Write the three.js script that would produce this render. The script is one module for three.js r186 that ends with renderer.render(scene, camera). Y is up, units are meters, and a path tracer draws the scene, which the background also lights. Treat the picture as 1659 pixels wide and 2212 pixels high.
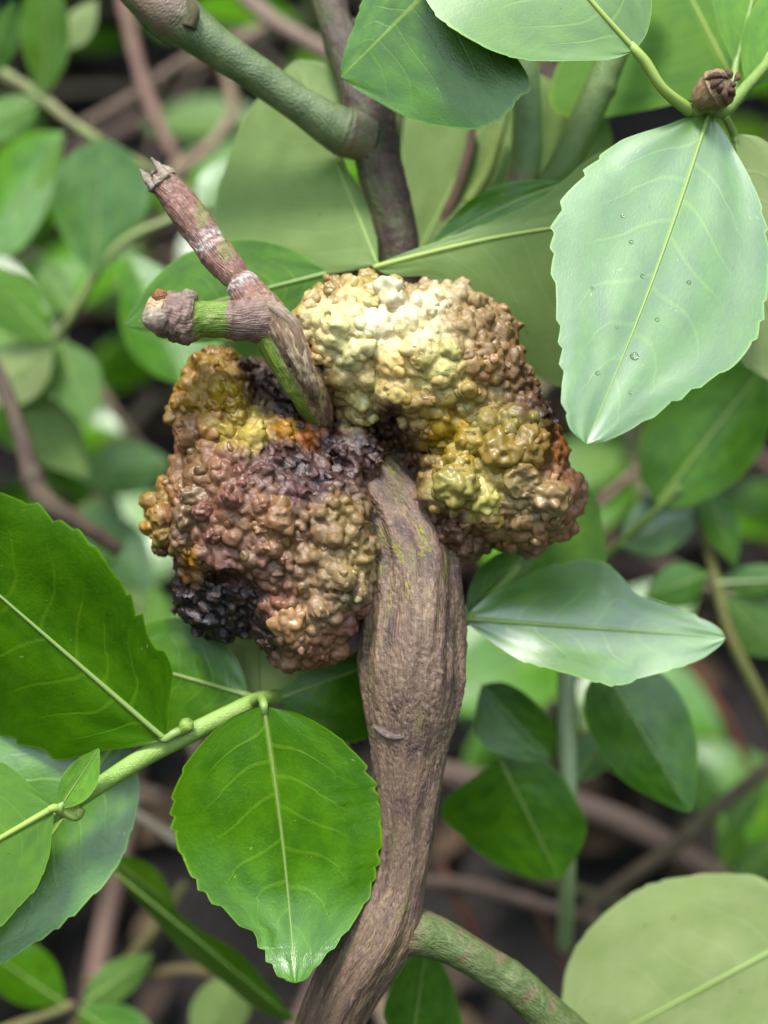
import * as THREE from 'three';
import { mergeGeometries } from 'three/addons/utils/BufferGeometryUtils.js';
import { createNoise3D } from 'simplex-noise';

// ---------------------------------------------------------------- camera, sky, sun, exposure
const scene = new THREE.Scene();
const DEG = Math.PI / 180, PITCH = 52 * DEG, FOV = 46, D = 0.22;
const FRAME_W = 1659, FRAME_H = 2212;
const U = 2 * D * Math.tan(FOV / 2 * DEG) / FRAME_H;           // metres per photo unit at the focal plane
const C0 = new THREE.Vector3(0, 0.30, 0);                       // point of the gall the camera looks at
const RIGHT = new THREE.Vector3(1, 0, 0), UP = new THREE.Vector3(0, Math.cos(PITCH), -Math.sin(PITCH)), FWD = new THREE.Vector3(0, -Math.sin(PITCH), -Math.cos(PITCH));
const camera = new THREE.PerspectiveCamera(FOV, 768 / 1024, 0.005, 200);
camera.position.copy(C0).addScaledVector(FWD, -D);
camera.up.set(0, 1, 0);
camera.lookAt(C0);
camera.focus = D - 95 * U;
camera.userData.fStop = 6.0;

function makeSky() {                                            // even overcast sky, brighter overhead
  const w = 128, h = 64, a = new Float32Array(w * h * 4);
  for (let j = 0; j < h; j++) for (let i = 0; i < w; i++) {
    const s = Math.sin(((j + 0.5) / h - 0.5) * Math.PI), k = (j * w + i) * 4;
    const l = s < 0 ? 0.06 : 0.16 + 0.62 * s;
    a[k] = 0.80 * l; a[k + 1] = 0.96 * l; a[k + 2] = 1.09 * l; a[k + 3] = 1;
  }
  const t = new THREE.DataTexture(a, w, h, THREE.RGBAFormat, THREE.FloatType);
  t.mapping = THREE.EquirectangularReflectionMapping; t.magFilter = THREE.LinearFilter; t.needsUpdate = true;
  return t;
}
const sky = makeSky();
scene.background = sky; scene.environment = sky;
const sun = new THREE.DirectionalLight(new THREE.Color(1, 0.97, 0.92), 1.5);
sun.position.set(-0.16, 0.9, -0.30).multiplyScalar(2).add(C0);
sun.target.position.copy(C0);
sun.castShadow = true; sun.shadow.radius = 24; sun.shadow.mapSize.set(2048, 2048);
Object.assign(sun.shadow.camera, { left: -0.6, right: 0.6, top: 0.6, bottom: -0.6, near: 0.1, far: 4 });
scene.add(sun, sun.target);
const renderer = new THREE.WebGLRenderer({ antialias: true });
renderer.toneMapping = THREE.LinearToneMapping;
renderer.toneMappingExposure = 4.0;
renderer.shadowMap.enabled = true;

// ---------------------------------------------------------------- helpers
function mulberry(seed) { return () => { seed |= 0; seed = seed + 0x6D2B79F5 | 0; let t = Math.imul(seed ^ seed >>> 15, 1 | seed); t = t + Math.imul(t ^ t >>> 7, 61 | t) ^ t; return ((t ^ t >>> 14) >>> 0) / 4294967296; }; }
const rnd = mulberry(7), N3 = createNoise3D(mulberry(11));
const rr = (a, b) => a + (b - a) * rnd();
const clamp = (x, a = 0, b = 1) => Math.min(b, Math.max(a, x)), lerp = (a, b, t) => a + (b - a) * t;
const smooth = (a, b, x) => { const t = clamp((x - a) / (b - a)); return t * t * (3 - 2 * t); };
const fbm = (x, y, z, n = 4) => { let s = 0, a = 0.5; for (let i = 0; i < n; i++) { s += a * N3(x, y, z); x *= 2.03; y *= 2.03; z *= 2.03; a *= 0.5; } return s; };
const ALBEDO = 0.68;                                            // colours are read off the photograph, which is exposed bright
const lin = (hex) => { const c = new THREE.Color(hex).multiplyScalar(ALBEDO); return [c.r, c.g, c.b]; };
const mix3 = (a, b, t) => [lerp(a[0], b[0], t), lerp(a[1], b[1], t), lerp(a[2], b[2], t)];
// a photo position and a depth (same unit, positive = away from the camera) to a place in the world
function at(px, py, dz = 0) {
  const k = (D + dz * U) / D;
  return C0.clone().addScaledVector(RIGHT, (px - FRAME_W / 2) * U * k).addScaledVector(UP, -(py - FRAME_H / 2) * U * k).addScaledVector(FWD, dz * U);
}
const taken = {};
function numbered(n) { const k = taken[n] = (taken[n] ?? -1) + 1; return k ? `${n}_${String(k).padStart(3, '0')}` : n; }
function thing(name, label, category, base, group) {
  const g = new THREE.Group(); g.name = numbered(name); g.position.copy(base); scene.add(g);
  g.userData = { label, category }; if (group) g.userData.group = group;
  return g;
}
const originOf = (p) => { const o = new THREE.Vector3(); while (p && p !== scene) { o.add(p.position); p = p.parent; } return o; };
function add(name, geometry, material, parent) {                // geometry in world places; moved to the parent's own origin
  const o = originOf(parent); geometry.translate(-o.x, -o.y, -o.z);
  const m = new THREE.Mesh(geometry, material); m.name = name; m.castShadow = m.receiveShadow = true;
  parent.add(m); return m;
}
function grid(nu, nv, f, col) {                                 // f(i/nu, j/nv) -> Vector3
  const pos = [], uv = [], idx = [], c = [];
  for (let j = 0; j <= nv; j++) for (let i = 0; i <= nu; i++) {
    const r = f(i / nu, j / nv); pos.push(r.p.x, r.p.y, r.p.z); uv.push(r.u, r.v); if (col) c.push(...r.c);
    if (i < nu && j < nv) { const a = j * (nu + 1) + i, b = a + 1, d = a + nu + 1, e = d + 1; idx.push(a, b, e, a, e, d); }
  }
  const g = new THREE.BufferGeometry();
  g.setAttribute('position', new THREE.Float32BufferAttribute(pos, 3));
  g.setAttribute('uv', new THREE.Float32BufferAttribute(uv, 2));
  if (col) g.setAttribute('color', new THREE.Float32BufferAttribute(c, 3));
  g.setIndex(idx); g.computeVertexNormals();
  return g;
}
function sew(g, nu, nv) {                                       // same normal on both sides of a tube's seam
  const n = g.attributes.normal;
  for (let j = 0; j <= nv; j++) { const a = j * (nu + 1), b = a + nu; const v = new THREE.Vector3(n.getX(a) + n.getX(b), n.getY(a) + n.getY(b), n.getZ(a) + n.getZ(b)).normalize(); n.setXYZ(a, v.x, v.y, v.z); n.setXYZ(b, v.x, v.y, v.z); }
  return g;
}
// a tube along [x, y, depth, radius] rows; shape(t, angle) scales the radius, col(t, angle, point) gives linear colours
function tube(rows, { nu = 14, nv = 40, shape, col, rep = 260, cap = true } = {}) {
  const pts = rows.map((r) => at(r[0], r[1], r[2])), curve = new THREE.CatmullRomCurve3(pts, false, 'centripetal');
  const len = curve.getLength(), n = rows.length - 1;
  const rad = (t) => { const x = clamp(t, 0, 1) * n, i = Math.min(n - 1, Math.floor(x)), f = x - i; const a = rows[Math.max(0, i - 1)][3], b = rows[i][3], c = rows[i + 1][3], d = rows[Math.min(n, i + 2)][3]; return Math.max(0.2, b + 0.5 * f * (c - a + f * (2 * a - 5 * b + 4 * c - d + f * (3 * (b - c) + d - a)))) * U; };
  // frames with the angle 0 towards the camera
  const g = grid(nu, nv, (a, b) => {
    let t = b, k = 1;
    if (cap) { const e = 1.5 / nv; if (b < e) { t = 0.0; k = b / e; } else if (b > 1 - e) { t = 1; k = (1 - b) / e; } else t = (b - e) / (1 - 2 * e); }
    const c = curve.getPoint(t), tg = curve.getTangent(t), side = new THREE.Vector3().crossVectors(tg, FWD).normalize(), front = new THREE.Vector3().crossVectors(side, tg).normalize();
    const th = a * 2 * Math.PI, s = shape ? shape(t, th) : 1, r = rad(t) * s * (k < 1 ? Math.sqrt(k) * 0.999 : 1);
    const p = c.addScaledVector(front, -Math.cos(th) * r).addScaledVector(side, Math.sin(th) * r);
    return { p, u: a * Math.max(1, Math.round(2 * Math.PI * rad(0.5) / U / rep)), v: t * len / U / rep, c: col ? col(t, th, p) : null };
  }, !!col);
  return sew(g, nu, nv);
}

// ---------------------------------------------------------------- textures
function dataTex(w, h, f, srgb) {
  const a = new Uint8Array(w * h * 4);
  for (let j = 0; j < h; j++) for (let i = 0; i < w; i++) { const c = f((i + 0.5) / w, (j + 0.5) / h), k = (j * w + i) * 4; a[k] = clamp(c[0]) * 255; a[k + 1] = clamp(c[1]) * 255; a[k + 2] = clamp(c[2]) * 255; a[k + 3] = 255; }
  const t = new THREE.DataTexture(a, w, h, THREE.RGBAFormat); t.magFilter = THREE.LinearFilter; t.minFilter = THREE.LinearMipmapLinearFilter; t.wrapS = t.wrapT = THREE.RepeatWrapping;
  if (srgb) t.colorSpace = THREE.SRGBColorSpace;
  t.needsUpdate = true; return t;
}
const torus = (u, v, f, z = 0) => { const a = u * 2 * Math.PI, b = v * 2 * Math.PI; return [Math.cos(a) * f, Math.sin(a) * f, Math.cos(b) * f + z, Math.sin(b) * f]; };
const tile = (u, v, f, z = 0) => { const p = torus(u, v, f, z); return 0.5 * (N3(p[0] + p[3] * 0.7, p[1] - p[3] * 0.4, p[2]) + N3(p[0] * 0.7 + 9, p[1] + p[2] * 0.6, p[3] + 3)); };
// veins of a leaf in its own (across, along) coordinates: [midrib, side veins, net, rim]
function veins(u, v) {
  const s = Math.abs(2 * u - 1), sd = u < 0.5 ? 0 : 1;
  const mid = smooth(0.030 * (1.15 - v) + 0.006, 0.008 * (1.1 - v), s * (0.35 + 0.65 * Math.sin(Math.PI * clamp(v, 0.05, 0.95))));
  let side = 0;
  for (let k = 0; k < 6; k++) {
    const t0 = 0.07 + k * 0.135 + (sd ? 0.045 : 0) + 0.015 * Math.sin(k * 5 + sd * 2), end = 0.86 - 0.05 * ((k * 7 + sd * 3) % 3);
    const y = t0 + 0.10 * s + 0.17 * s * s + 0.012 * Math.sin(s * 9 + k * 2 + sd);
    const w = 0.0062 * (1.2 - s);
    side = Math.max(side, smooth(w * 1.8, w * 0.4, Math.abs(v - y)) * smooth(end, end - 0.35, s) * (1 - 0.08 * k));
  }
  const net = Math.max(0, 1 - Math.abs(N3(u * 13, v * 16, 2.3)) * 9) * 0.6 + Math.max(0, 1 - Math.abs(N3(u * 27, v * 32, 7.1)) * 8) * 0.4;
  return [mid, side, net, smooth(0.965, 0.995, s)];
}
const VN = 512, veinCache = [];
for (let j = 0; j < VN; j++) for (let i = 0; i < VN; i++) { const u = (i + 0.5) / VN, v = (j + 0.5) / VN; veinCache.push([...veins(u, v), fbm(u * 5, v * 5, 4, 4), N3(u * 60, v * 60, 1), N3(u * 130, v * 130, 5)]); }
const veinAt = (u, v) => veinCache[Math.min(VN - 1, Math.floor(v * VN)) * VN + Math.min(VN - 1, Math.floor(u * VN))];
const flecks = []; { const q = mulberry(61); for (let k = 0; k < 34; k++) { const a = q() * 6.28; flecks.push([q(), q(), 0.003 + 0.007 * q() * q(), k % 3 ? [0.72, 0.76, 0.55] : [0.36, 0.28, 0.12], Math.cos(a), Math.sin(a)]); } }
function leafTex(lam, lam2, vein, rim, sideK, spot) {
  const [a, b, c, d] = [lam, lam2, vein, rim].map((x) => { const k = new THREE.Color(x); k.convertLinearToSRGB(); return [k.r, k.g, k.b]; });
  return dataTex(VN, VN, (u, v) => {
    const [m, s, n, r, f, g1, g2] = veinAt(u, v);
    let q = mix3(a, b, clamp(0.5 + f * 1.1 + 0.12 * g1));
    q = mix3(q, c, n * 0.16 * sideK + s * 0.5 * sideK);
    q = mix3(q, c, m * 0.95);
    q = mix3(q, d, r * 0.7);
    for (const p of flecks) { const dx = (u - p[0]) * 0.62, dy = v - p[1], e = Math.hypot(dx * p[4] + dy * p[5], (dy * p[4] - dx * p[5]) * 2.2); if (e < p[2]) q = mix3(q, p[3], smooth(p[2], p[2] * 0.4, e) * 0.75); }
    return q.map((x) => x * (1 + 0.03 * g2));
  }, true);
}
const leafBump = dataTex(VN, VN, (u, v) => { const [m, s, n, r, f, g1, g2] = veinAt(u, v); const h = 0.55 + 0.18 * f + 0.06 * g1 + 0.035 * g2 - 0.22 * s - 0.10 * n + 0.1 * m; return [h, h, h]; });
leafBump.wrapS = leafBump.wrapT = THREE.ClampToEdgeWrapping;
const TEX = {
  deep: leafTex('#467c04', '#5c9408', '#a6c832', '#8fc428', 0.6),
  mid: leafTex('#548608', '#6a9c10', '#b3cd4c', '#98c838', 0.6),
  lime: leafTex('#74aa02', '#8cbe06', '#c9dd50', '#bddc48', 0.5),
  under: leafTex('#8cae46', '#9cbc56', '#b4cd74', '#b0cf68', 0.6),
  pale: leafTex('#a9c068', '#b9cc7c', '#d0dd95', '#c4d883', 0.6),
};
const leafMats = {};
function leafMat(kind, gloss = 0.42, through = 0, tint = '#ffffff', spec = 1, ior = 1.5, bump = 0.00015) {
  const key = [kind, gloss, through, tint, spec, ior, bump].join();
  if (leafMats[key]) return leafMats[key];
  const m = new THREE.MeshPhysicalMaterial({ map: TEX[kind], bumpMap: leafBump, bumpScale: bump, color: new THREE.Color(tint).multiplyScalar(through > 0 ? 0.62 : 0.5), side: THREE.DoubleSide, name: 'leaf_' + kind });
  if (through > 0) { m.transmission = through; m.roughness = 0.95; m.thickness = 0; m.clearcoat = spec; m.clearcoatRoughness = gloss; }
  else { m.roughness = gloss; m.specularIntensity = spec; m.ior = ior; }
  return leafMats[key] = m;
}
const veinMat = { deep: '#7fa436', mid: '#94b058', lime: '#aac258', under: '#9cb85c', pale: '#c3d296' };
for (const k in veinMat) veinMat[k] = new THREE.MeshPhysicalMaterial({ color: new THREE.Color(veinMat[k]).multiplyScalar(0.6), roughness: 0.5, name: 'leaf_vein' });
const greenStemBump = dataTex(256, 256, (u, v) => { const h = 0.5 + 0.3 * tile(u, v, 6) + 0.2 * tile(u, v, 14, 3); return [h, h, h]; });
const barkBump = dataTex(512, 512, (u, v) => { const h = 0.5 + 0.26 * tile(u, v * 0.999, 2.2) + 0.22 * N3(Math.cos(u * 6.283) * 9, Math.sin(u * 6.283) * 9, Math.sin(v * 6.283) * 2.5) + 0.16 * tile(u, v, 16, 2) + 0.14 * tile(u, v, 34, 5); return [h, h, h]; });
const barkMap = dataTex(512, 512, (u, v) => {
  const f = N3(Math.cos(u * 6.283) * 8, Math.sin(u * 6.283) * 8, Math.sin(v * 6.283) * 2), g = tile(u, v, 12, 3), h = tile(u, v, 30, 7);
  const k = 0.86 + 0.08 * f + 0.13 * g + 0.13 * h;
  return [k * 1.02, k * 0.99, k * 0.97];
}, true);
const woodMat = new THREE.MeshPhysicalMaterial({ vertexColors: true, map: barkMap, bumpMap: barkBump, bumpScale: 0.00032, roughness: 0.6, name: 'bark' });
const greenBark = new THREE.MeshPhysicalMaterial({ vertexColors: true, bumpMap: greenStemBump, bumpScale: 0.00025, roughness: 0.5, name: 'green_bark' });

// ---------------------------------------------------------------- leaf builder
function station(list, B, T) {                                  // outline points -> [t, distance from the base-tip line]
  const dx = T[0] - B[0], dy = T[1] - B[1], L = Math.hypot(dx, dy), ux = dx / L, uy = dy / L;
  return list.map(([x, y]) => [((x - B[0]) * ux + (y - B[1]) * uy) / L, Math.abs((x - B[0]) * -uy + (y - B[1]) * ux)]).sort((a, b) => a[0] - b[0]);
}
function widthFn(st) {
  const p = [[0, 0.0], ...st.filter((s) => s[0] > 0.012 && s[0] < 0.992), [1, 0]];
  return (t) => {
    let i = 0; while (i < p.length - 2 && t > p[i + 1][0]) i++;
    const a = p[Math.max(0, i - 1)], b = p[i], c = p[i + 1], d = p[Math.min(p.length - 1, i + 2)], h = c[0] - b[0], f = clamp((t - b[0]) / h);
    let mb = (c[1] - a[1]) / Math.max(1e-4, c[0] - a[0]), mc = (d[1] - b[1]) / Math.max(1e-4, d[0] - b[0]);
    const sl = (c[1] - b[1]) / h; if (i === 0) mb = sl * 1.6; if (i === p.length - 2) mc = sl * 1.5;
    const f2 = f * f, f3 = f2 * f;
    return Math.max(0, (2 * f3 - 3 * f2 + 1) * b[1] + (f3 - 2 * f2 + f) * h * mb + (-2 * f3 + 3 * f2) * c[1] + (f3 - f2) * h * mc);
  };
}
const PROFILE = [[0.06, 0.26], [0.15, 0.58], [0.28, 0.88], [0.42, 1], [0.56, 0.97], [0.7, 0.79], [0.82, 0.53], [0.92, 0.26], [0.97, 0.12]];
let leafSeed = 0;
/* base / tip: [x, y, depth]; left / right: outline points, or w: half width (number or [left, right]);
   fold: depth of the edges per unit width; dl, dr: extra depth of each edge; arch: depth in the middle of the length */
function leaf(parent, s) {
  const q = mulberry(100 + leafSeed++), B = s.base, T = s.tip, hero = s.hero ?? 0;
  const W = Array.isArray(s.w) ? s.w : [s.w, s.w];
  const fl = widthFn(s.left ? station(s.left, B, T) : PROFILE.map(([t, k]) => [t, k * W[0]])), fr = widthFn(s.right ? station(s.right, B, T) : PROFILE.map(([t, k]) => [t, k * W[1]]));
  const dx = T[0] - B[0], dy = T[1] - B[1], L = Math.hypot(dx, dy), ux = dx / L, uy = dy / L;
  const flip = s.left ? Math.sign((s.left[Math.floor(s.left.length / 2)][0] - B[0]) * -uy + (s.left[Math.floor(s.left.length / 2)][1] - B[1]) * ux) : 1;
  let wm = 1; for (let k = 1; k < 10; k++) wm = Math.max(wm, fl(k / 10), fr(k / 10));
  const teeth = s.teeth ?? 13, amp = (s.serr ?? 0.011) * L, bow = s.bow ?? 0, fold = s.fold ?? 0.15, arch = s.arch ?? 0, wave = s.wave ?? 0.03, ph = q() * 6, ph2 = q() * 6;
  const nt = hero ? teeth * 12 : 44, ns = hero ? 32 : 14;
  const off = (sd, t) => { const p = t * teeth + (sd < 0 ? 0.0 : 0.4) + 0.25 * Math.sin(t * 23 + ph), f = p - Math.floor(p); return t < 0.1 || t > 0.985 || (!hero && !s.serr) ? 0 : amp * smooth(0.1, 0.25, t) * (f < 0.82 ? f / 0.82 - 0.5 : (1 - f) / 0.18 - 0.5) * (0.7 + 0.6 * N3(Math.floor(p), sd * 3, ph)); };
  const mid = (t) => bow * Math.sin(Math.PI * t) * L;
  const place = (t, x) => {                                     // x in -1..1
    const m = mid(t), w = x < 0 ? fl(t) + off(-1, t) : fr(t) + off(1, t), ax = Math.abs(x);
    const y = x < 0 ? lerp(m, Math.max(m * 0 + 0.5, w), ax) : lerp(m, -Math.max(0.5, w), ax);
    const e = ax * w / wm;
    let dz = lerp(B[2], T[2], t) + arch * Math.sin(Math.PI * t) * L + (s.tipDz ?? 0) * Math.pow(t, 4);
    dz += fold * w * Math.pow(ax, 1.25) + (x < 0 ? (s.dl ?? 0) : (s.dr ?? 0)) * Math.pow(e, 1.3) + (s.curl ?? 0) * wm * Math.pow(e, 4);
    dz += wave * L * 0.5 * e * e * Math.sin(t * 9 + ph + (x < 0 ? 0 : 2)) + 0.004 * L * N3(t * 3 + ph2, x * 1.5, ph);
    return at(B[0] + ux * t * L - uy * y * flip, B[1] + uy * t * L + ux * y * flip, dz);
  };
  const mat = s.mat, g = grid(ns, nt, (a, b) => { const t = lerp(0.0, 1, b), x = Math.sign(a - 0.5) * Math.pow(Math.abs(2 * a - 1), 0.9); return { p: place(t, x), u: 0.5 + x / 2, v: t }; });
  const blade = add('leaf', g, mat, parent);
  if (hero || s.rib) {
    const rows = []; for (let k = 0; k <= 12; k++) { const t = k / 12 * 0.93, p = place(t, 0); const rel = p.clone().sub(camera.position), dz = (rel.dot(FWD) - D) / U, kk = (D + dz * U) / D; rows.push([rel.dot(RIGHT) / U / kk + FRAME_W / 2, FRAME_H / 2 - rel.dot(UP) / U / kk, dz + 0.5, (s.rib ?? 5.0) * Math.pow(1 - t, 0.8) + 0.8]); }
    add('midrib', tube(rows, { nu: 8, nv: 36 }), s.ribMat ?? veinMat.mid, blade);
  }
  if (s.stalk) {
    const rows = [[B[0] + ux * 18, B[1] + uy * 18, B[2] + 3, (s.stalkR ?? 9) * 0.75], [B[0], B[1], B[2], s.stalkR ?? 9], ...s.stalk.map((p) => [p[0], p[1], p[2], p[3] ?? s.stalkR ?? 10])];
    add('petiole', tube(rows, { nu: 10, nv: 24 }), s.ribMat ?? veinMat.mid, blade);
  }
  blade.placeAt = place;
  return blade;
}
function branch(parent, name, rows, col, o = {}) { return add(name, tube(rows, { nu: o.nu ?? 14, nv: o.nv ?? 50, shape: o.shape, col }), o.mat ?? woodMat, parent); }
const speck = (a, b, f = 90, k = 0.8) => { const A = lin(a), B = lin(b), ph = rnd() * 50; return (t, th, p) => mix3(A, B, clamp(0.5 + k * fbm(p.x / U / f + ph, p.y / U / f, p.z / U / f, 3))); };

// ---------------------------------------------------------------- ground
{
  const soilMap = dataTex(512, 512, (u, v) => { const k = 0.55 + 0.25 * tile(u, v, 3) + 0.2 * tile(u, v, 9, 2) + 0.25 * tile(u, v, 26, 5); return [0.19 * k + 0.02, 0.155 * k + 0.017, 0.135 * k + 0.016]; }, true);
  const soilBump = dataTex(512, 512, (u, v) => { const h = 0.5 + 0.3 * tile(u, v, 5) + 0.2 * tile(u, v, 17, 2) + 0.15 * tile(u, v, 40, 5); return [h, h, h]; });
  const g = grid(140, 140, (a, b) => {
    const e = (x) => Math.sign(x) * (Math.abs(x) * 1.2 + Math.pow(Math.abs(x), 6) * 40), x = e(2 * a - 1), z = e(2 * b - 1) - 0.2, near = Math.exp(-(x * x + z * z) / 3);
    return { p: new THREE.Vector3(x, near * (0.02 * fbm(x * 7, 1, z * 7, 4) + 0.004 * N3(x * 60, 3, z * 60)), z), u: x / 0.25, v: z / 0.25 };
  });
  const m = new THREE.Mesh(g, new THREE.MeshStandardMaterial({ map: soilMap, bumpMap: soilBump, bumpScale: 0.006, roughness: 0.95, name: 'soil' }));
  m.name = 'ground'; m.userData = { kind: 'structure', label: 'dark bare soil under the shrub', category: 'ground' }; m.receiveShadow = true; scene.add(m);
}

// ---------------------------------------------------------------- the galled stem
const P = thing('galled_stem', 'thick purplish brown stem carrying a warty yellow and brown gall', 'shrub stem', at(735, 2150, 60));
{
  const brown = lin('#917864'), tan = lin('#b89c78'), plum = lin('#6b544e'), grey = lin('#ad9c90'), olive = lin('#82784c'), lich = lin('#a8ac34'), pink = lin('#c09c8a');
  const rows = [[640, 2420, 180, 66], [700, 2240, 90, 68], [765, 2100, 50, 76], [832, 1990, 35, 77], [864, 1900, 30, 58], [880, 1800, 28, 61], [884, 1700, 26, 71], [886, 1610, 24, 84], [888, 1540, 22, 100], [888, 1450, 20, 113], [890, 1360, 22, 113], [894, 1270, 30, 104], [888, 1200, 50, 98], [860, 1125, 74, 92], [818, 1055, 100, 78], [778, 995, 130, 66], [750, 930, 180, 50]];
  const ridge = (t, th) => {
    const tw = th + (t - 0.5) * 0.9, c = Math.cos(tw), s = Math.sin(tw);
    const sw = smooth(0.45, 0.6, t);
    return 1 + (0.06 + 0.05 * sw) * N3(c * 1.5, s * 1.5, t * 3) + (0.024 + 0.024 * sw) * N3(c * 3.0, s * 3.0, t * 5) + 0.012 * N3(c * 10, s * 10, t * 30) + 0.009 * N3(c * 20, s * 20, t * 80) - 0.026 * Math.pow(Math.max(0, 1 - Math.abs(N3(c * 4.5, s * 4.5, t * 9 + 4)) * 6), 2) - 0.014 * Math.pow(Math.max(0, 1 - Math.abs(N3(c * 9, s * 9, t * 26 + 8)) * 5), 2);
  };
  const col = (t, th, p) => {
    const tw = th + (t - 0.5) * 0.9, c = Math.cos(tw), s = Math.sin(tw), g = 14 * t;   // grain a little longer than wide
    const a = N3(c * 2.6, s * 2.6, g * 0.6 + 9), b = N3(c * 7, s * 7, g * 3), d = N3(c * 15, s * 15, g * 7), f = N3(c * 30, s * 30, g * 15), e = N3(c * 1.6, s * 1.6, g * 0.8 + 3);
    let k = mix3(brown, plum, smooth(-0.1, 0.8, e)); k = mix3(k, tan, smooth(0.1, 0.75, a * 0.6 + b * 0.35 + d * 0.2) * 0.8); k = mix3(k, grey, smooth(0.3, 0.9, f * 0.7 + d * 0.4) * 0.5); k = mix3(k, pink, smooth(0.25, 0.8, d * 0.6 + f * 0.5) * 0.6);
    k = mix3(k, plum, smooth(0.3, 0.8, -d * 0.5 - f * 0.5) * 0.6);
    k = mix3(k, olive, smooth(0.3, 0.7, N3(c * 1.5 + 5, s * 1.5, t * 9)) * 0.6);
    if (t > 0.6) { k = mix3(k, lich, smooth(0.35, 0.6, 0.7 * N3(c * 4 + 4, s * 4, t * 10) + 0.5 * fbm(p.x / U / 14, p.y / U / 14, p.z / U / 14, 3)) * smooth(0.62, 0.72, t) * 0.75); }
    return k;
  };
  add('main_stem', tube(rows, { nu: 170, nv: 460, shape: ridge, col }), woodMat, P);
  // crescent scar above the node
  const scar = []; for (let k = 0; k <= 8; k++) { const a = k / 8; scar.push([806 + 104 * a, 1566 + 30 * Math.sin(Math.PI * a) - 10 * a, -44 - 20 * Math.sin(Math.PI * a), 7 * Math.sin(Math.PI * (0.12 + 0.76 * a)) + 1]); }
  branch(P, 'leaf_scar', scar, speck('#b8a69c', '#8f7a70', 20), { nu: 12, nv: 40, shape: (t, th) => 1 + 0.2 * N3(Math.cos(th), Math.sin(th), t * 9) });
  // green fork to the lower right
  const fg = speck('#5f7838', '#7d8f58', 70, 1.2), fb = lin('#94745f');
  branch(P, 'side_branch', [[855, 2010, 40, 52], [905, 2015, 36, 50], [970, 2038, 34, 43], [1040, 2078, 36, 40], [1105, 2120, 42, 42], [1165, 2175, 52, 43], [1240, 2240, 66, 42], [1340, 2330, 90, 42]], (t, th, p) => mix3(fg(t, th, p), fb, clamp(smooth(0.2, 0.05, t) + smooth(0.25, 0.55, fbm(p.x / U / 120 + 4, p.y / U / 40, p.z / U / 120, 3) + 0.25 * Math.sin(th)) * 0.8)), { nu: 40, nv: 120, shape: (t, th) => 1 + 0.03 * N3(Math.cos(th) * 2, Math.sin(th) * 2, t * 12) + 0.05 * Math.exp(-Math.pow((t - 0.55) / 0.02, 2)) });
  // upper stem rising behind the gall
  const ub = speck('#54403a', '#6b5a46', 60, 1.2), ug = lin('#5c6a36');
  branch(P, 'upper_stem', [[872, 640, 260, 48], [862, 540, 230, 48], [842, 440, 215, 50], [818, 350, 205, 54], [800, 270, 200, 60], [775, 180, 215, 52], [735, 80, 240, 42], [705, -20, 270, 40], [660, -160, 320, 38]], (t, th, p) => mix3(ub(t, th, p), ug, smooth(0, 0.5, fbm(p.x / U / 60, p.y / U / 200, p.z / U / 60 + 8, 3) + 0.35 * Math.sin(th)) * 0.8), { nu: 48, nv: 160, shape: (t, th) => 1 + 0.05 * N3(Math.cos(th) * 2, Math.sin(th) * 2, t * 8) + 0.02 * N3(Math.cos(th) * 7, Math.sin(th) * 7, t * 40) });
  const gl = speck('#55673a', '#6f7f4e', 80, 1.2), gb = lin('#7a6450');
  branch(P, 'upper_branch', [[800, 300, 190, 56], [745, 285, 165, 55], [715, 270, 155, 50], [650, 228, 135, 41], [560, 165, 115, 41], [480, 110, 100, 43], [420, 66, 90, 50], [370, 30, 84, 60], [320, -10, 80, 54], [250, -80, 80, 48]], (t, th, p) => mix3(gl(t, th, p), gb, clamp(smooth(0.16, 0.08, t) * (0.55 + 0.8 * N3(p.x / U / 14, p.y / U / 14, 3)) + smooth(0.66, 0.76, t) * smooth(0.05, 0.3, Math.cos(th) * 0.8 + 0.5 * N3(p.x / U / 40, p.y / U / 40, 1)))), { nu: 40, nv: 140, mat: greenBark, shape: (t, th) => 1 + 0.04 * Math.exp(-Math.pow((t - 0.13) / 0.008, 2)) + 0.04 * Math.exp(-Math.pow((t - 0.10) / 0.006, 2)) + 0.04 * N3(Math.cos(th) * 2, Math.sin(th) * 2, t * 7) * smooth(0.6, 0.75, t) });
  // torn bud scale on the upper branch
  add('bud_scale', tube([[408, 60, 35, 16], [418, 20, 28, 13], [405, -8, 30, 3]], { nu: 10, nv: 18, col: speck('#8a6a48', '#5f6f3d', 20) }), woodMat, P);
}

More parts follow.
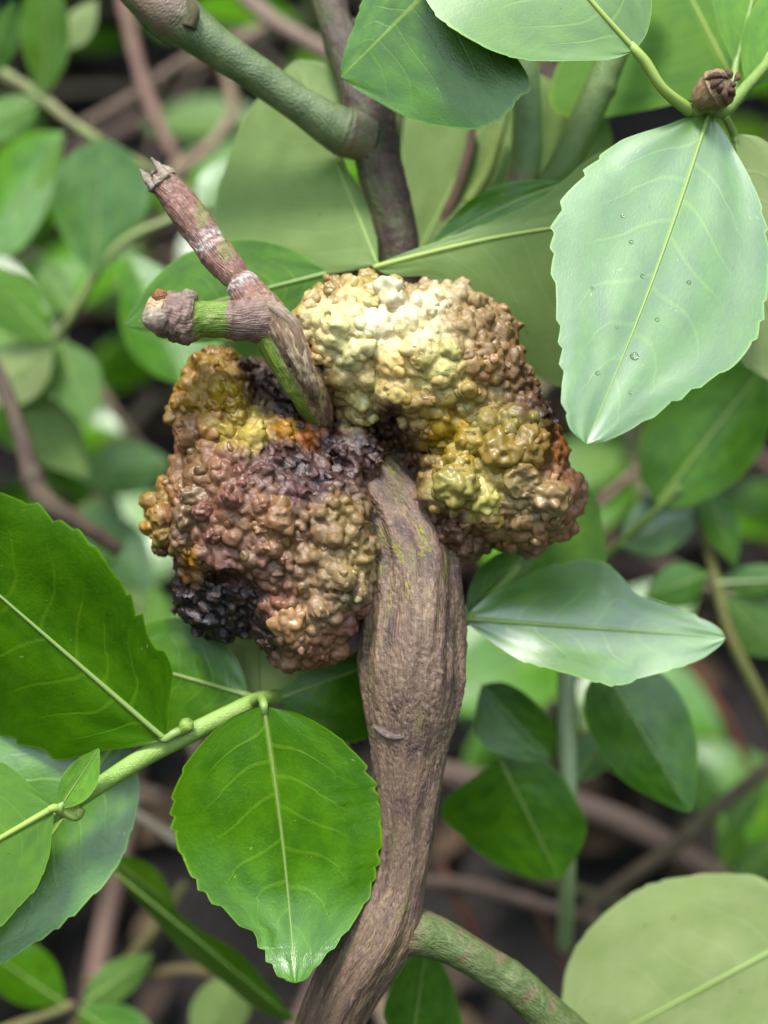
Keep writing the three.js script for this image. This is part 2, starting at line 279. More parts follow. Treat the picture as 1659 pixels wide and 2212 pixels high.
// ---------------------------------------------------------------- the broken twig
{
  const part = new THREE.Group(); part.name = 'broken_twig'; part.userData = { label: 'snapped grey brown twig with torn hollow end' }; P.add(part);
  part.position.copy(at(672, 890, -40)).sub(P.position);
  const red = lin('#c08a76'), dk = lin('#8d5f52'), wh = lin('#ffffff'), gr = lin('#8db038'), tan = lin('#d8bc90'), grey = lin('#c4aea0');
  const col = (t, th, p) => {
    const n = fbm(p.x / U / 30, p.y / U / 30, p.z / U / 30, 4), n2 = N3(p.x / U / 11, p.y / U / 22, p.z / U / 11);
    let k = mix3(red, dk, clamp(0.5 + n)); k = mix3(k, grey, smooth(0.1, 0.6, n2) * 0.7);
    for (const [c, w] of [[0.505, 0.02], [0.70, 0.032]]) k = mix3(k, wh, Math.exp(-Math.pow((t - c) / w, 2)) * clamp(0.45 + n2 * 0.9));
    const low = smooth(0.46, 0.36, t);                          // the torn side shows wood, the other is green bark
    k = mix3(k, mix3(tan, dk, clamp(0.45 + 1.2 * N3(p.x / U / 9 - p.y / U / 60, p.y / U / 70, p.z / U / 9))), low * 0.95);
    k = mix3(k, gr, low * smooth(0.25, 0.45, Math.sin(th) * 0.9 + 0.1 * n) * 0.95);
    return mix3(k, gr, smooth(0.12, 0.2, N3(p.x / U / 50 + 3, p.y / U / 50, 2) - Math.abs(t - 0.5)) * 0.4);
  };
  add('shaft', tube([[704, 930, 90, 20], [688, 885, 10, 36], [662, 835, -42, 44], [636, 788, -60, 47], [605, 730, -70, 50], [566, 675, -76, 46], [536, 634, -74, 38], [512, 600, -70, 32], [478, 560, -66, 36], [455, 532, -63, 35], [430, 495, -60, 36], [402, 455, -56, 36], [374, 420, -52, 33], [345, 385, -48, 29]], { nu: 48, nv: 200, cap: false, col, shape: (t, th) => 1 + 0.05 * N3(Math.cos(th) * 2.2, Math.sin(th) * 2.2, t * 9) + 0.03 * N3(Math.cos(th) * 6, Math.sin(th) * 6, t * 30) + (t < 0.42 ? -0.16 * smooth(0.42, 0.3, t) * Math.max(0, Math.cos(th + 0.5)) : 0) + 0.07 * Math.exp(-Math.pow((t - 0.505) / 0.012, 2)) + 0.04 * Math.exp(-Math.pow((t - 0.66) / 0.01, 2)) - 0.1 * Math.exp(-Math.pow((t - 0.53) / 0.012, 2)) }), woodMat, part);
  // hollow snapped end: inner tube and jagged prongs
  const inner = speck('#5a3f2c', '#3a2a20', 12);
  add('pith_hole', tube([[395, 448, -54, 17], [372, 418, -52, 19], [352, 394, -50, 20], [340, 378, -47, 21]], { nu: 18, nv: 20, cap: false, col: inner }), woodMat, part);
  for (let k = 0; k < 9; k++) {
    const a = k / 9 * 6.283 + 0.3, ox = Math.cos(a), l = [0.5, 1.4, 0.8, 1.2, 0.4, 1.3, 0.6, 1.0, 0.7][k], e = Math.sin(a);
    const cx = 352, cy = 394, sx = 0.77 * 26 * ox, sy = -0.63 * 26 * ox, sz = 26 * e;
    add('splinter', tube([[cx + sx, cy + sy, -50 + sz, 11], [cx + sx * 1.05 - 12 * l, cy + sy - 15 * l, -48 + sz * 1.05, 9], [cx + sx - 26 * l, cy + sy - 32 * l, -46 + sz, 2.5]], { nu: 8, nv: 14, col: speck('#f4ead8', '#c2aa88', 14), shape: (t, th) => 1 + 0.3 * N3(Math.cos(th), Math.sin(th), t * 4 + k) }), woodMat, part);
  }
  // torn fibres on the scarred side
  for (let k = 0; k < 13; k++) {
    const f = k / 12, x0 = 575 + 65 * f + rr(-8, 8), y0 = 668 + 40 * f * f + rr(-12, 12), x1 = 690 - 60 * (1 - f) * rr(0.6, 1), y1 = 895 - 80 * (1 - f);
    const b = rr(-10, 12);
    add('torn_fibre', tube([[x0, y0, -112 - 14 * Math.sin(f * 3.1), rr(3, 6)], [lerp(x0, x1, 0.35) + b, lerp(y0, y1, 0.35), -120 - 12 * Math.sin(f * 3.1), rr(7, 11)], [lerp(x0, x1, 0.7) - b * 0.6, lerp(y0, y1, 0.7), -102 - 10 * Math.sin(f * 3.1), rr(6, 10)], [x1 - 6, y1 - 14, -30, 3]], { nu: 9, nv: 40, col: speck(['#f5dcae', '#cfae88', '#fbe6c0', '#b8967a'][k % 4], '#a88868', 22, 1.2), shape: (t, th) => 1 + 0.25 * N3(Math.cos(th) * 1.5, Math.sin(th) * 1.5, t * 7 + k) }), woodMat, part);
  }
  // curled bark lip
  add('bark_flap', tube([[566, 650, -112, 5], [600, 668, -124, 13], [640, 710, -116, 12], [652, 740, -104, 4]], { nu: 10, nv: 30, col: speck('#ecd8bc', '#b89a84', 20, 1.2) }), woodMat, part);
  // side stub with a knobbly end
  const sc = (t, th, p) => {
    const n = fbm(p.x / U / 22, p.y / U / 22, p.z / U / 22, 3), grn = lin('#86b02a'), br = mix3(lin('#b09484'), lin('#84645a'), clamp(0.5 + n * 1.1)), cream = mix3(lin('#f4dcb4'), lin('#d8a878'), clamp(0.5 + n));
    let k = mix3(br, grn, smooth(0.27, 0.31, t + 0.03 * n) * smooth(0.56, 0.5, t + 0.05 * n) * (0.85 + 0.3 * n)); return mix3(k, cream, smooth(0.78, 0.84, t + 0.03 * n));
  };
  add('side_stub', tube([[585, 690, -70, 56], [545, 690, -88, 48], [515, 692, -97, 42], [488, 690, -106, 38], [452, 690, -116, 37], [432, 690, -120, 38], [416, 690, -122, 50], [392, 686, -126, 53], [372, 680, -130, 47], [348, 676, -134, 46], [324, 668, -140, 36], [314, 664, -142, 22]], { nu: 40, nv: 130, col: sc, shape: (t, th) => 1 + 0.05 * N3(Math.cos(th) * 2, Math.sin(th) * 2, t * 8) + (t > 0.55 ? 0.09 * N3(Math.cos(th) * 2.5, Math.sin(th) * 2.5, t * 14) : 0) + 0.05 * Math.exp(-Math.pow((t - 0.26) / 0.012, 2)) }), woodMat, part);
  for (const [x, y, z, r, c] of [[408, 644, -140, 20, '#c9bfb4'], [400, 722, -140, 24, '#8d6f5e'], [346, 642, -160, 17, '#d07a18'], [336, 686, -168, 27, '#fff0d8']])
    add('bud_knob', tube([[x + r * 0.9, y - r * 0.2, z + 6, r * 0.5], [x, y, z, r], [x - r * 0.9, y + r * 0.2, z + 4, r * 0.5]], { nu: 16, nv: 16, col: speck(c, '#8a6a50', 16, 0.8), shape: (t, th) => 1 + 0.15 * N3(Math.cos(th) * 1.5, Math.sin(th) * 1.5, t * 3 + x) }), woodMat, part);
}

// ---------------------------------------------------------------- the gall
const local = (x, y, z) => new THREE.Vector3().addScaledVector(RIGHT, (x - FRAME_W / 2) * U).addScaledVector(UP, -(y - FRAME_H / 2) * U).addScaledVector(FWD, z * U).add(C0);
const GALL = 0.66, REG = [                                                   // [x, y, nodule size, colour] read from the photograph
  [650, 640, 21, '#b89f5e'], [720, 603, 18, '#a98e5a'], [800, 600, 18, '#b89f66'], [900, 602, 17, '#a98c5c'], [740, 760, 42, '#ecdc92'], [690, 690, 24, '#e2cc8c'], [830, 690, 32, '#f4e2b2'], [920, 660, 28, '#f4e2b0'], [900, 735, 38, '#f2dfa0'], [860, 805, 36, '#e8cc98'], [770, 880, 34, '#e2cc7c'], [940, 800, 28, '#d0bf6c'], [780, 640, 22, '#e0cb98'],
  [1000, 690, 17, '#a88c5e'], [1060, 730, 15, '#987850'], [1040, 810, 22, '#a68454'], [980, 860, 24, '#ae9846'], [1100, 800, 14, '#8c6c4a'], [1130, 860, 13, '#7d5f40'], [1080, 920, 36, '#9c8838'], [1140, 930, 24, '#938038'], [960, 930, 22, '#b08f30'], [1010, 990, 46, '#b39a38'], [1030, 1070, 34, '#bda650'], [940, 1060, 24, '#a58f4c'], [1140, 1080, 46, '#a08a62'],
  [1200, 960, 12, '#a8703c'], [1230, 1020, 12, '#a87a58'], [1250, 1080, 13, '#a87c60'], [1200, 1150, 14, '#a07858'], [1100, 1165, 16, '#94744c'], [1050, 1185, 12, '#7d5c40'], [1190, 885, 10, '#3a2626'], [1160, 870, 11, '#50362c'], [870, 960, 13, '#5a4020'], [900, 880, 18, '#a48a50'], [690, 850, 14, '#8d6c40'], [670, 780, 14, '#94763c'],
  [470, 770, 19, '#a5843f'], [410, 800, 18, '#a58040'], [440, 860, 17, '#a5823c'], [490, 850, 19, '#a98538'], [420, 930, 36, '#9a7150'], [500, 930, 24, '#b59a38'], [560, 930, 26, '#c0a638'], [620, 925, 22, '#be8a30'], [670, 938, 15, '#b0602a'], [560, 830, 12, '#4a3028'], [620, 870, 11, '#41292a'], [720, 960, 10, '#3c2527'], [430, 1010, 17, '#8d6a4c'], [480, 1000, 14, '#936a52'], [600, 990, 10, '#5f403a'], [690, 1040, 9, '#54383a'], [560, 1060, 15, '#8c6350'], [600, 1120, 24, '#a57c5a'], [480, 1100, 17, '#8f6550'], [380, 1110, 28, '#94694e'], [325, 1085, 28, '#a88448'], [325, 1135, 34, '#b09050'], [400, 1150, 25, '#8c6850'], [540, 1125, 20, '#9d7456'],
  [700, 1110, 13, '#8f7050'], [740, 1100, 15, '#947a4c'], [650, 1060, 12, '#6e4c46'], [560, 1190, 15, '#8f6a55'], [480, 1190, 15, '#8a6252'], [640, 1210, 18, '#95745a'], [700, 1200, 15, '#957a55'], [410, 1215, 17, '#a5732e'], [770, 1200, 10, '#a89060'], [600, 1250, 13, '#86634f'], [500, 1245, 11, '#5f4038'], [360, 1230, 11, '#4a302c'], [420, 1300, 9, '#1f1517'], [500, 1300, 9, '#241719'], [460, 1370, 9, '#1d1416'], [540, 1340, 10, '#2c1b1c'], [570, 1400, 10, '#3c2724'], [640, 1350, 30, '#b08c66'], [690, 1320, 22, '#b29474'], [740, 1290, 11, '#a08a68'], [740, 1390, 15, '#a57a60'], [660, 1420, 14, '#946f55'], [700, 1400, 14, '#9b735c'], [600, 1440, 11, '#7d5c48'], [760, 1340, 11, '#8a5f55'], [600, 1300, 13, '#8d5f4a'], [545, 1295, 9, '#271a1b'], [380, 1275, 9, '#2a1b1c'], [585, 1365, 9, '#2c1c1d'], [500, 1400, 9, '#221618'], [430, 1350, 9, '#1d1416'], [350, 1270, 9, '#33211f'], [470, 1260, 9, '#2c1c1c'], [650, 1000, 8, '#3c2729'], [600, 965, 9, '#4d322c'], [740, 1015, 9, '#4a3030'], [790, 1010, 9, '#5a3e38'], [800, 1040, 9, '#6b5044'], [780, 960, 8, '#3a2426'], [560, 1030, 10, '#6d4a42'], [560, 790, 9, '#4a302a'], [620, 800, 8, '#45302a'], [640, 900, 8, '#3a2624'], [700, 900, 8, '#3c2826'], [800, 930, 8, '#54382c'], [850, 920, 8, '#5a3c2c'], [870, 1010, 8, '#6b4a30'], [840, 1060, 8, '#5a4030'], [890, 1110, 8, '#5a4234'], [960, 1140, 9, '#6b4a38'],  // dark browns in the hollow between the lobes have its shade mixed in
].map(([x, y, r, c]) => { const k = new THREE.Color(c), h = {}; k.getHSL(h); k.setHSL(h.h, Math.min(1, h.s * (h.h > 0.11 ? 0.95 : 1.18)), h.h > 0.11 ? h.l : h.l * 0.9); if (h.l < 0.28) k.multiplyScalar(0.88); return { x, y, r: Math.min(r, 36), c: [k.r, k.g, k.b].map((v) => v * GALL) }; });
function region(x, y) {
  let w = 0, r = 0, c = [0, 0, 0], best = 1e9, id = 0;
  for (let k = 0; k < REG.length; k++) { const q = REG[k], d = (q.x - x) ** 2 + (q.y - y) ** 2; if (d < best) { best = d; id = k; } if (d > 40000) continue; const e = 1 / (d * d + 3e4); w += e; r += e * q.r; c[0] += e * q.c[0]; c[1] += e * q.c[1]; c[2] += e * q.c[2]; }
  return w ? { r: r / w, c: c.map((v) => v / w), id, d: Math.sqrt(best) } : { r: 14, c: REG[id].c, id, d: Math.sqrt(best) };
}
const LOBES = [
  { label: 'bright yellow warty gall lobe curling over the stem', balls: [[790, 738, 70, 165, 142, 165], [950, 800, 70, 185, 185, 165], [1085, 965, 80, 140, 155, 155], [1140, 1075, 70, 122, 112, 130], [1005, 1050, 20, 95, 92, 105], [860, 980, 190, 130, 140, 90], [985, 1140, 70, 85, 68, 95]], carve: [[850, 985, -70, 58, 108, 150]], box: [570, 540, -180, 1320, 1250, 300] },
  { label: 'brown gall lobe with blackened underside hanging beside the stem', balls: [[560, 1120, 70, 205, 215, 195], [465, 890, 90, 88, 140, 120], [645, 1290, 50, 128, 150, 145], [470, 1285, 100, 110, 112, 130], [362, 1125, 60, 48, 60, 55], [716, 1190, 0, 96, 190, 120], [620, 950, 70, 110, 70, 90], [625, 850, 150, 130, 120, 90], [720, 950, 130, 90, 90, 80], [765, 985, 62, 74, 66, 84]], carve: [[600, 850, -40, 78, 40, 95]], box: [260, 700, -180, 840, 1490, 320] },
];
function sdf(L, x, y, z) {
  const one = (b) => { const px = (x - b[0]), py = (y - b[1]), pz = (z - b[2]); const k0 = Math.hypot(px / b[3], py / b[4], pz / b[5]), k1 = Math.hypot(px / b[3] ** 2, py / b[4] ** 2, pz / b[5] ** 2); return k1 < 1e-9 ? -b[3] : k0 * (k0 - 1) / k1; };
  let d = 1e9; for (const b of L.balls) { const e = one(b), h = clamp(0.5 + 0.5 * (e - d) / 34); d = d > 1e8 ? e : lerp(e, d, h) - 34 * h * (1 - h); }
  for (const b of L.carve) { const e = -one(b), h = clamp(0.5 - 0.5 * (d - e) / 20); d = lerp(d, e, h) + 20 * h * (1 - h); d = Math.max(d, d); }
  if (d < 52 && d > -36) d += 13 * N3(x / 60, y / 60, z / 60) + 8 * N3(x / 24, y / 24, z / 24) + 2.5 * N3(x / 8, y / 8, z / 8);
  if (L === LOBES[1] && z < 120) {                              // two folds across the brown lobe
    d += 26 * Math.exp(-(((y - 1140 - 0.23 * (x - 526)) / 15) ** 2)) * smooth(480, 540, x) * smooth(760, 700, x);
    d += 24 * Math.exp(-(((y - 1228 - 0.27 * (x - 422)) / 15) ** 2)) * smooth(390, 430, x) * smooth(680, 620, x);
  }
  return d + 5;
}
function surfaceNet(L, h, field = sdf) {
  const [x0, y0, z0, x1, y1, z1] = L.box, nx = Math.ceil((x1 - x0) / h), ny = Math.ceil((y1 - y0) / h), nz = Math.ceil((z1 - z0) / h), F = new Float32Array((nx + 1) * (ny + 1) * (nz + 1));
  const I = (i, j, k) => (k * (ny + 1) + j) * (nx + 1) + i;
  for (let k = 0; k <= nz; k++) for (let j = 0; j <= ny; j++) for (let i = 0; i <= nx; i++) F[I(i, j, k)] = field(L, x0 + i * h, y0 + j * h, z0 + k * h);
  const id = new Int32Array(F.length).fill(-1), pts = [];
  for (let k = 0; k < nz; k++) for (let j = 0; j < ny; j++) for (let i = 0; i < nx; i++) {
    let n = 0, sx = 0, sy = 0, sz = 0;
    for (const [a, b] of EDGES) { const fa = F[I(i + a[0], j + a[1], k + a[2])], fb = F[I(i + b[0], j + b[1], k + b[2])]; if ((fa < 0) !== (fb < 0)) { const t = fa / (fa - fb); sx += a[0] + t * (b[0] - a[0]); sy += a[1] + t * (b[1] - a[1]); sz += a[2] + t * (b[2] - a[2]); n++; } }
    if (n) { id[I(i, j, k)] = pts.length; pts.push([x0 + (i + sx / n) * h, y0 + (j + sy / n) * h, z0 + (k + sz / n) * h]); }
  }
  const idx = [];
  for (let k = 1; k < nz; k++) for (let j = 1; j < ny; j++) for (let i = 1; i < nx; i++) for (const [e, u, v] of [[[1, 0, 0], [0, 1, 0], [0, 0, 1]], [[0, 1, 0], [0, 0, 1], [1, 0, 0]], [[0, 0, 1], [1, 0, 0], [0, 1, 0]]]) {
    const fa = F[I(i, j, k)], fb = F[I(i + e[0], j + e[1], k + e[2])]; if ((fa < 0) === (fb < 0)) continue;
    const q = (a, b) => id[I(i - a * u[0] - b * v[0], j - a * u[1] - b * v[1], k - a * u[2] - b * v[2])];
    const A = q(0, 0), B = q(1, 0), C = q(1, 1), E = q(0, 1); if (A < 0 || B < 0 || C < 0 || E < 0) continue;
    if (fa < 0) idx.push(A, B, C, A, C, E); else idx.push(A, C, B, A, E, C);
  }
  return { pts, idx };
}
const EDGES = []; for (let a = 0; a < 8; a++) for (const b of [1, 2, 4]) if (!(a & b)) EDGES.push([[a & 1, a >> 1 & 1, a >> 2 & 1], [(a | b) & 1, (a | b) >> 1 & 1, (a | b) >> 2 & 1]]);

const noduleBump = dataTex(256, 256, (u, v) => { const h = 0.5 + 0.3 * tile(u, v, 7) + 0.25 * tile(u, v, 18, 4); return [h, h, h]; });
const coreMat = new THREE.MeshPhysicalMaterial({ vertexColors: true, roughness: 0.44, bumpMap: noduleBump, bumpScale: 0.00014, name: 'gall_tissue' });
const nodMats = {};
function noduleMat(c, v) {
  const k = c.map((x) => Math.round(Math.pow(x, 1 / 2.2) * 22)), key = k.join() + '|' + v; if (nodMats[key]) return nodMats[key];
  const f = [0.9, 1.0, 1.1][v];
  return nodMats[key] = new THREE.MeshPhysicalMaterial({ color: new THREE.Color().setRGB(...k.map((x) => Math.pow(x / 22, 2.2) * f)), vertexColors: true, roughness: c[1] > 0.3 ? 0.28 : 0.36 + 0.05 * v, name: 'gall_nodule' });
}
// nodule shapes: round, knobbly (a few bulbs) and berry-like (many bulbs)
function noduleGeo(kind, seed, detail) {
  const q = mulberry(seed), g = new THREE.IcosahedronGeometry(1, detail), pos = g.attributes.position, v = new THREE.Vector3(), bulbs = [];
  const n = kind === 0 ? 0 : kind === 1 ? 4 + Math.floor(q() * 3) : 26;
  for (let k = 0; k < n; k++) { const d = new THREE.Vector3(q() - 0.5, q() - 0.5, q() - 0.5).normalize(), r = kind === 1 ? 0.38 + 0.16 * q() : 0.24 + 0.12 * q(); bulbs.push([d.multiplyScalar(kind === 1 ? 0.5 + 0.2 * q() : 0.82), r]); }
  for (let i = 0; i < pos.count; i++) {
    v.fromBufferAttribute(pos, i).normalize();
    let r = kind === 0 ? 0.95 : kind === 1 ? 0.62 : 0.94;
    for (const [c, b] of bulbs) { const d = v.dot(c), e = c.lengthSq() - d * d; if (d > 0 && e < b * b) { const x = d + Math.sqrt(b * b - e), h = clamp(0.5 + 0.5 * (x - r) / 0.1); r = lerp(r, x, h) + 0.1 * h * (1 - h); } }
    r *= 1 + 0.14 * N3(v.x * 1.4 + seed, v.y * 1.4, v.z * 1.4) + 0.03 * N3(v.x * 4, v.y * 4 + seed, v.z * 4) + 0.012 * N3(v.x * 10, v.y * 10, v.z * 10 + seed);
    v.multiplyScalar(r); pos.setXYZ(i, v.x, v.y, v.z);
  }
  g.deleteAttribute('normal');
  const m = weld(g); m.computeVertexNormals();
  const p = m.attributes.position, col = new Float32Array(p.count * 3);
  for (let i = 0; i < p.count; i++) { const x = p.getX(i), y = p.getY(i), z = p.getZ(i), b = smooth(0.1, 0.6, fbm(x * 1.6 + seed, y * 1.6, z * 1.6, 3)) * 0.5, s = smooth(0.62, 0.8, N3(x * 7, y * 7 + seed, z * 7)) * 0.6, k = 0.97 + 0.09 * N3(x * 4, y * 4, z * 4 + seed), e = Math.max(b, s); col[3 * i] = k * (1 - 0.3 * e); col[3 * i + 1] = k * (1 - 0.46 * e); col[3 * i + 2] = k * (1 - 0.55 * e); }
  m.setAttribute('color', new THREE.BufferAttribute(col, 3)); return m;
}
function weld(g) {                                              // smooth normals for non-indexed spheres, uv kept
  const p = g.attributes.position, key = new Map(), idx = [], pos = [], uv = [];
  for (let i = 0; i < p.count; i++) { const k = [p.getX(i), p.getY(i), p.getZ(i)].map((x) => Math.round(x * 1e4)).join(); let j = key.get(k); if (j === undefined) { j = pos.length / 3; key.set(k, j); pos.push(p.getX(i), p.getY(i), p.getZ(i)); uv.push(g.attributes.uv.getX(i), g.attributes.uv.getY(i)); } idx.push(j); }
  const o = new THREE.BufferGeometry(); o.setAttribute('position', new THREE.Float32BufferAttribute(pos, 3)); o.setAttribute('uv', new THREE.Float32BufferAttribute(uv, 2)); o.setIndex(idx); return o;
}
const NG = [0, 1, 2].map((k) => [0, 1, 2, 3, 4].map((s) => noduleGeo(k, 40 + k * 10 + s, k === 0 ? 8 : k === 1 ? 9 : 12)));
const cand = [];
LOBES.forEach((L, li) => {
  const part = new THREE.Group(); part.name = 'gall_lobe'; part.userData = { label: L.label }; P.add(part);
  const bx = L.box, ctr = local((bx[0] + bx[3]) / 2, (bx[1] + bx[4]) / 2, 60); part.position.copy(ctr).sub(P.position);
  L.part = part; L.ctr = ctr;
  const { pts, idx } = surfaceNet(L, 8), pos = [];
  for (const [x, y, z] of pts) { const w = local(x, y, z).sub(ctr); pos.push(w.x, w.y, w.z); }
  const g = new THREE.BufferGeometry(); g.setAttribute('position', new THREE.Float32BufferAttribute(pos, 3)); g.setIndex(idx); g.computeVertexNormals();
  // nodules over the whole surface, big ones first
  const nrm = g.attributes.normal, order = pts.map((_, i) => i); for (let i = order.length - 1; i > 0; i--) { const j = Math.floor(rnd() * (i + 1)); [order[i], order[j]] = [order[j], order[i]]; }
  const cell = 50, hash = new Map(), HK = (a, b, c) => ((a + 64) * 256 + b + 64) * 256 + c + 64, K = (x, y, z) => HK(Math.floor(x / cell), Math.floor(y / cell), Math.floor(z / cell));
  const near = (x, y, z, r) => { const cx = Math.floor(x / cell), cy = Math.floor(y / cell), cz = Math.floor(z / cell); for (let a = -2; a <= 2; a++) for (let b = -2; b <= 2; b++) for (let d = -2; d <= 2; d++) for (const q of hash.get(HK(cx + a, cy + b, cz + d)) ?? []) if (Math.hypot(q.x - x, q.y - y, q.z - z) < 0.74 * (q.r + r)) return true; return false; };
  for (const pass of [1.25, 0.6, 0.34]) for (const i of order) {
    const [x, y, z] = pts[i], q = region(x, y), back = nrm.getX(i) * FWD.x + nrm.getY(i) * FWD.y + nrm.getZ(i) * FWD.z > 0.35;
    const r = Math.min(38, Math.max(6.5, q.r * pass * (0.6 + 0.95 * rnd() * rnd() + 0.2 * rnd())));
    if (back && (r < 14 || pass < 0.5)) continue;
    if (q.c[1] < 0.032) continue;                // blackened tissue and the shade-toned hollow carry few warts
    if (near(x, y, z, r)) continue;
    const k = K(x, y, z); if (!hash.has(k)) hash.set(k, []); const n = new THREE.Vector3(nrm.getX(i), nrm.getY(i), nrm.getZ(i));
    const o = { x, y, z, r, n, q, back, L }; hash.get(k).push(o); cand.push(o);
  }
  // every wart sits in the crust as a warped ball blended into its neighbours
  for (const list of hash.values()) for (const o of list) { const a = o.n.dot(RIGHT), b = -o.n.dot(UP), d = o.n.dot(FWD), e = -0.1 * o.r; o.bx = o.x + a * e; o.by = o.y + b * e; o.bz = o.z + d * e; o.s = [rr(0.85, 1.2), rr(0.85, 1.2), rr(0.85, 1.2)]; }
  const around = new Map(), none = [];
  const listAt = (a, b, c) => { const k = HK(a, b, c); let l = around.get(k); if (!l) { l = []; for (let i = -1; i <= 1; i++) for (let j = -1; j <= 1; j++) for (let m = -1; m <= 1; m++) l.push(...(hash.get(HK(a + i, b + j, c + m)) ?? none)); around.set(k, l); } return l; };
  const crust = (L_, x, y, z) => {
    let d = sdf(L_, x, y, z); if (d > 40 || d < -24) return d;
    const wx = x + 3 * N3(x / 24, y / 24, z / 24), wy = y + 3 * N3(x / 24 + 7, y / 24, z / 24), wz = z + 3 * N3(x / 24, y / 24 + 7, z / 24), cx = Math.floor(x / cell), cy = Math.floor(y / cell), cz = Math.floor(z / cell);
    for (const o of listAt(cx, cy, cz)) {
      if (Math.abs(x - o.bx) > 75 || Math.abs(y - o.by) > 75) continue;
      const f = Math.hypot((wx - o.bx) * o.s[0], (wy - o.by) * o.s[1], (wz - o.bz) * o.s[2]) - o.r * 1.1; if (f > d + 4) continue;
      const h = clamp(0.5 + 0.5 * (f - d) / 2.4); d = lerp(f, d, h) - 2.4 * h * (1 - h);
    }
    return d;
  };
  const net = surfaceNet(L, 4.4, crust), cp = [], cc = [], cu = [];
  for (const [x, y, z] of net.pts) {
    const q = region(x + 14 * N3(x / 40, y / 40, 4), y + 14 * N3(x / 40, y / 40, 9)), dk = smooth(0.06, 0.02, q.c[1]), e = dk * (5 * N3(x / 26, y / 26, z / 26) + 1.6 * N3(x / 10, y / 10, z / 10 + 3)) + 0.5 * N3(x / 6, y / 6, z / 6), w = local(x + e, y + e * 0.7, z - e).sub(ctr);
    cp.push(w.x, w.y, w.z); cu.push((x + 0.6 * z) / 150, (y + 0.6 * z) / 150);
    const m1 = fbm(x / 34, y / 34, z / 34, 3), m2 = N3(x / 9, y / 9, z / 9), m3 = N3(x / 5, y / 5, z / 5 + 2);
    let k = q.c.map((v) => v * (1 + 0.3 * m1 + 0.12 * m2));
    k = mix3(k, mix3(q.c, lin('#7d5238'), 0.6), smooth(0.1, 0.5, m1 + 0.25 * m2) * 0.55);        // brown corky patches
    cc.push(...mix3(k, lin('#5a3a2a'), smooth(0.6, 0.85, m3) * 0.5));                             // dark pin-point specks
  }
  const cg = new THREE.BufferGeometry(); cg.setAttribute('position', new THREE.Float32BufferAttribute(cp, 3)); cg.setAttribute('uv', new THREE.Float32BufferAttribute(cu, 2)); cg.setAttribute('color', new THREE.Float32BufferAttribute(cc, 3)); cg.setIndex(net.idx); cg.computeVertexNormals();
  const cm = new THREE.Mesh(cg, coreMat); cm.name = 'gall_crust'; cm.castShadow = cm.receiveShadow = true; part.add(cm);
});
{
  const seen = cand.filter((o) => !o.back && o.n.dot(FWD) < 0.1).filter((o) => o.r > 11).sort((a, b) => b.r - a.r).slice(0, 260), big = new Set(seen);
  const Q = new THREE.Quaternion(), E = new THREE.Euler();
  for (const o of cand) {
    const c = local(o.x, o.y, o.z).addScaledVector(o.n, o.r * U * 0.02).sub(o.L.ctr);
    Q.setFromEuler(E.set(rnd() * 6, rnd() * 6, rnd() * 6));
    const st = o.L === LOBES[1] && o.y > 1030 ? 0.35 : 0.2, S = new THREE.Vector3(1 + st * rr(-0.2, 1), 1 + 0.2 * rr(-0.5, 0.5), 1 - st * rr(0, 0.6)).multiplyScalar(o.r * U * 1.22);
    if (big.has(o)) {
      const kind = o.r > 30 && o.q.id === 25 ? 2 : o.r > 20 ? (o.y > 960 && rnd() < 0.3 ? 2 : 1) : rnd() < 0.65 ? 1 : 0;
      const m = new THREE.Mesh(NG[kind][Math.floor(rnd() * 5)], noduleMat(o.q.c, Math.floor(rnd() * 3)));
      m.name = 'nodule'; m.position.copy(c); m.quaternion.copy(Q); m.scale.copy(S); m.castShadow = m.receiveShadow = true; o.L.part.add(m);
    }
  }
}

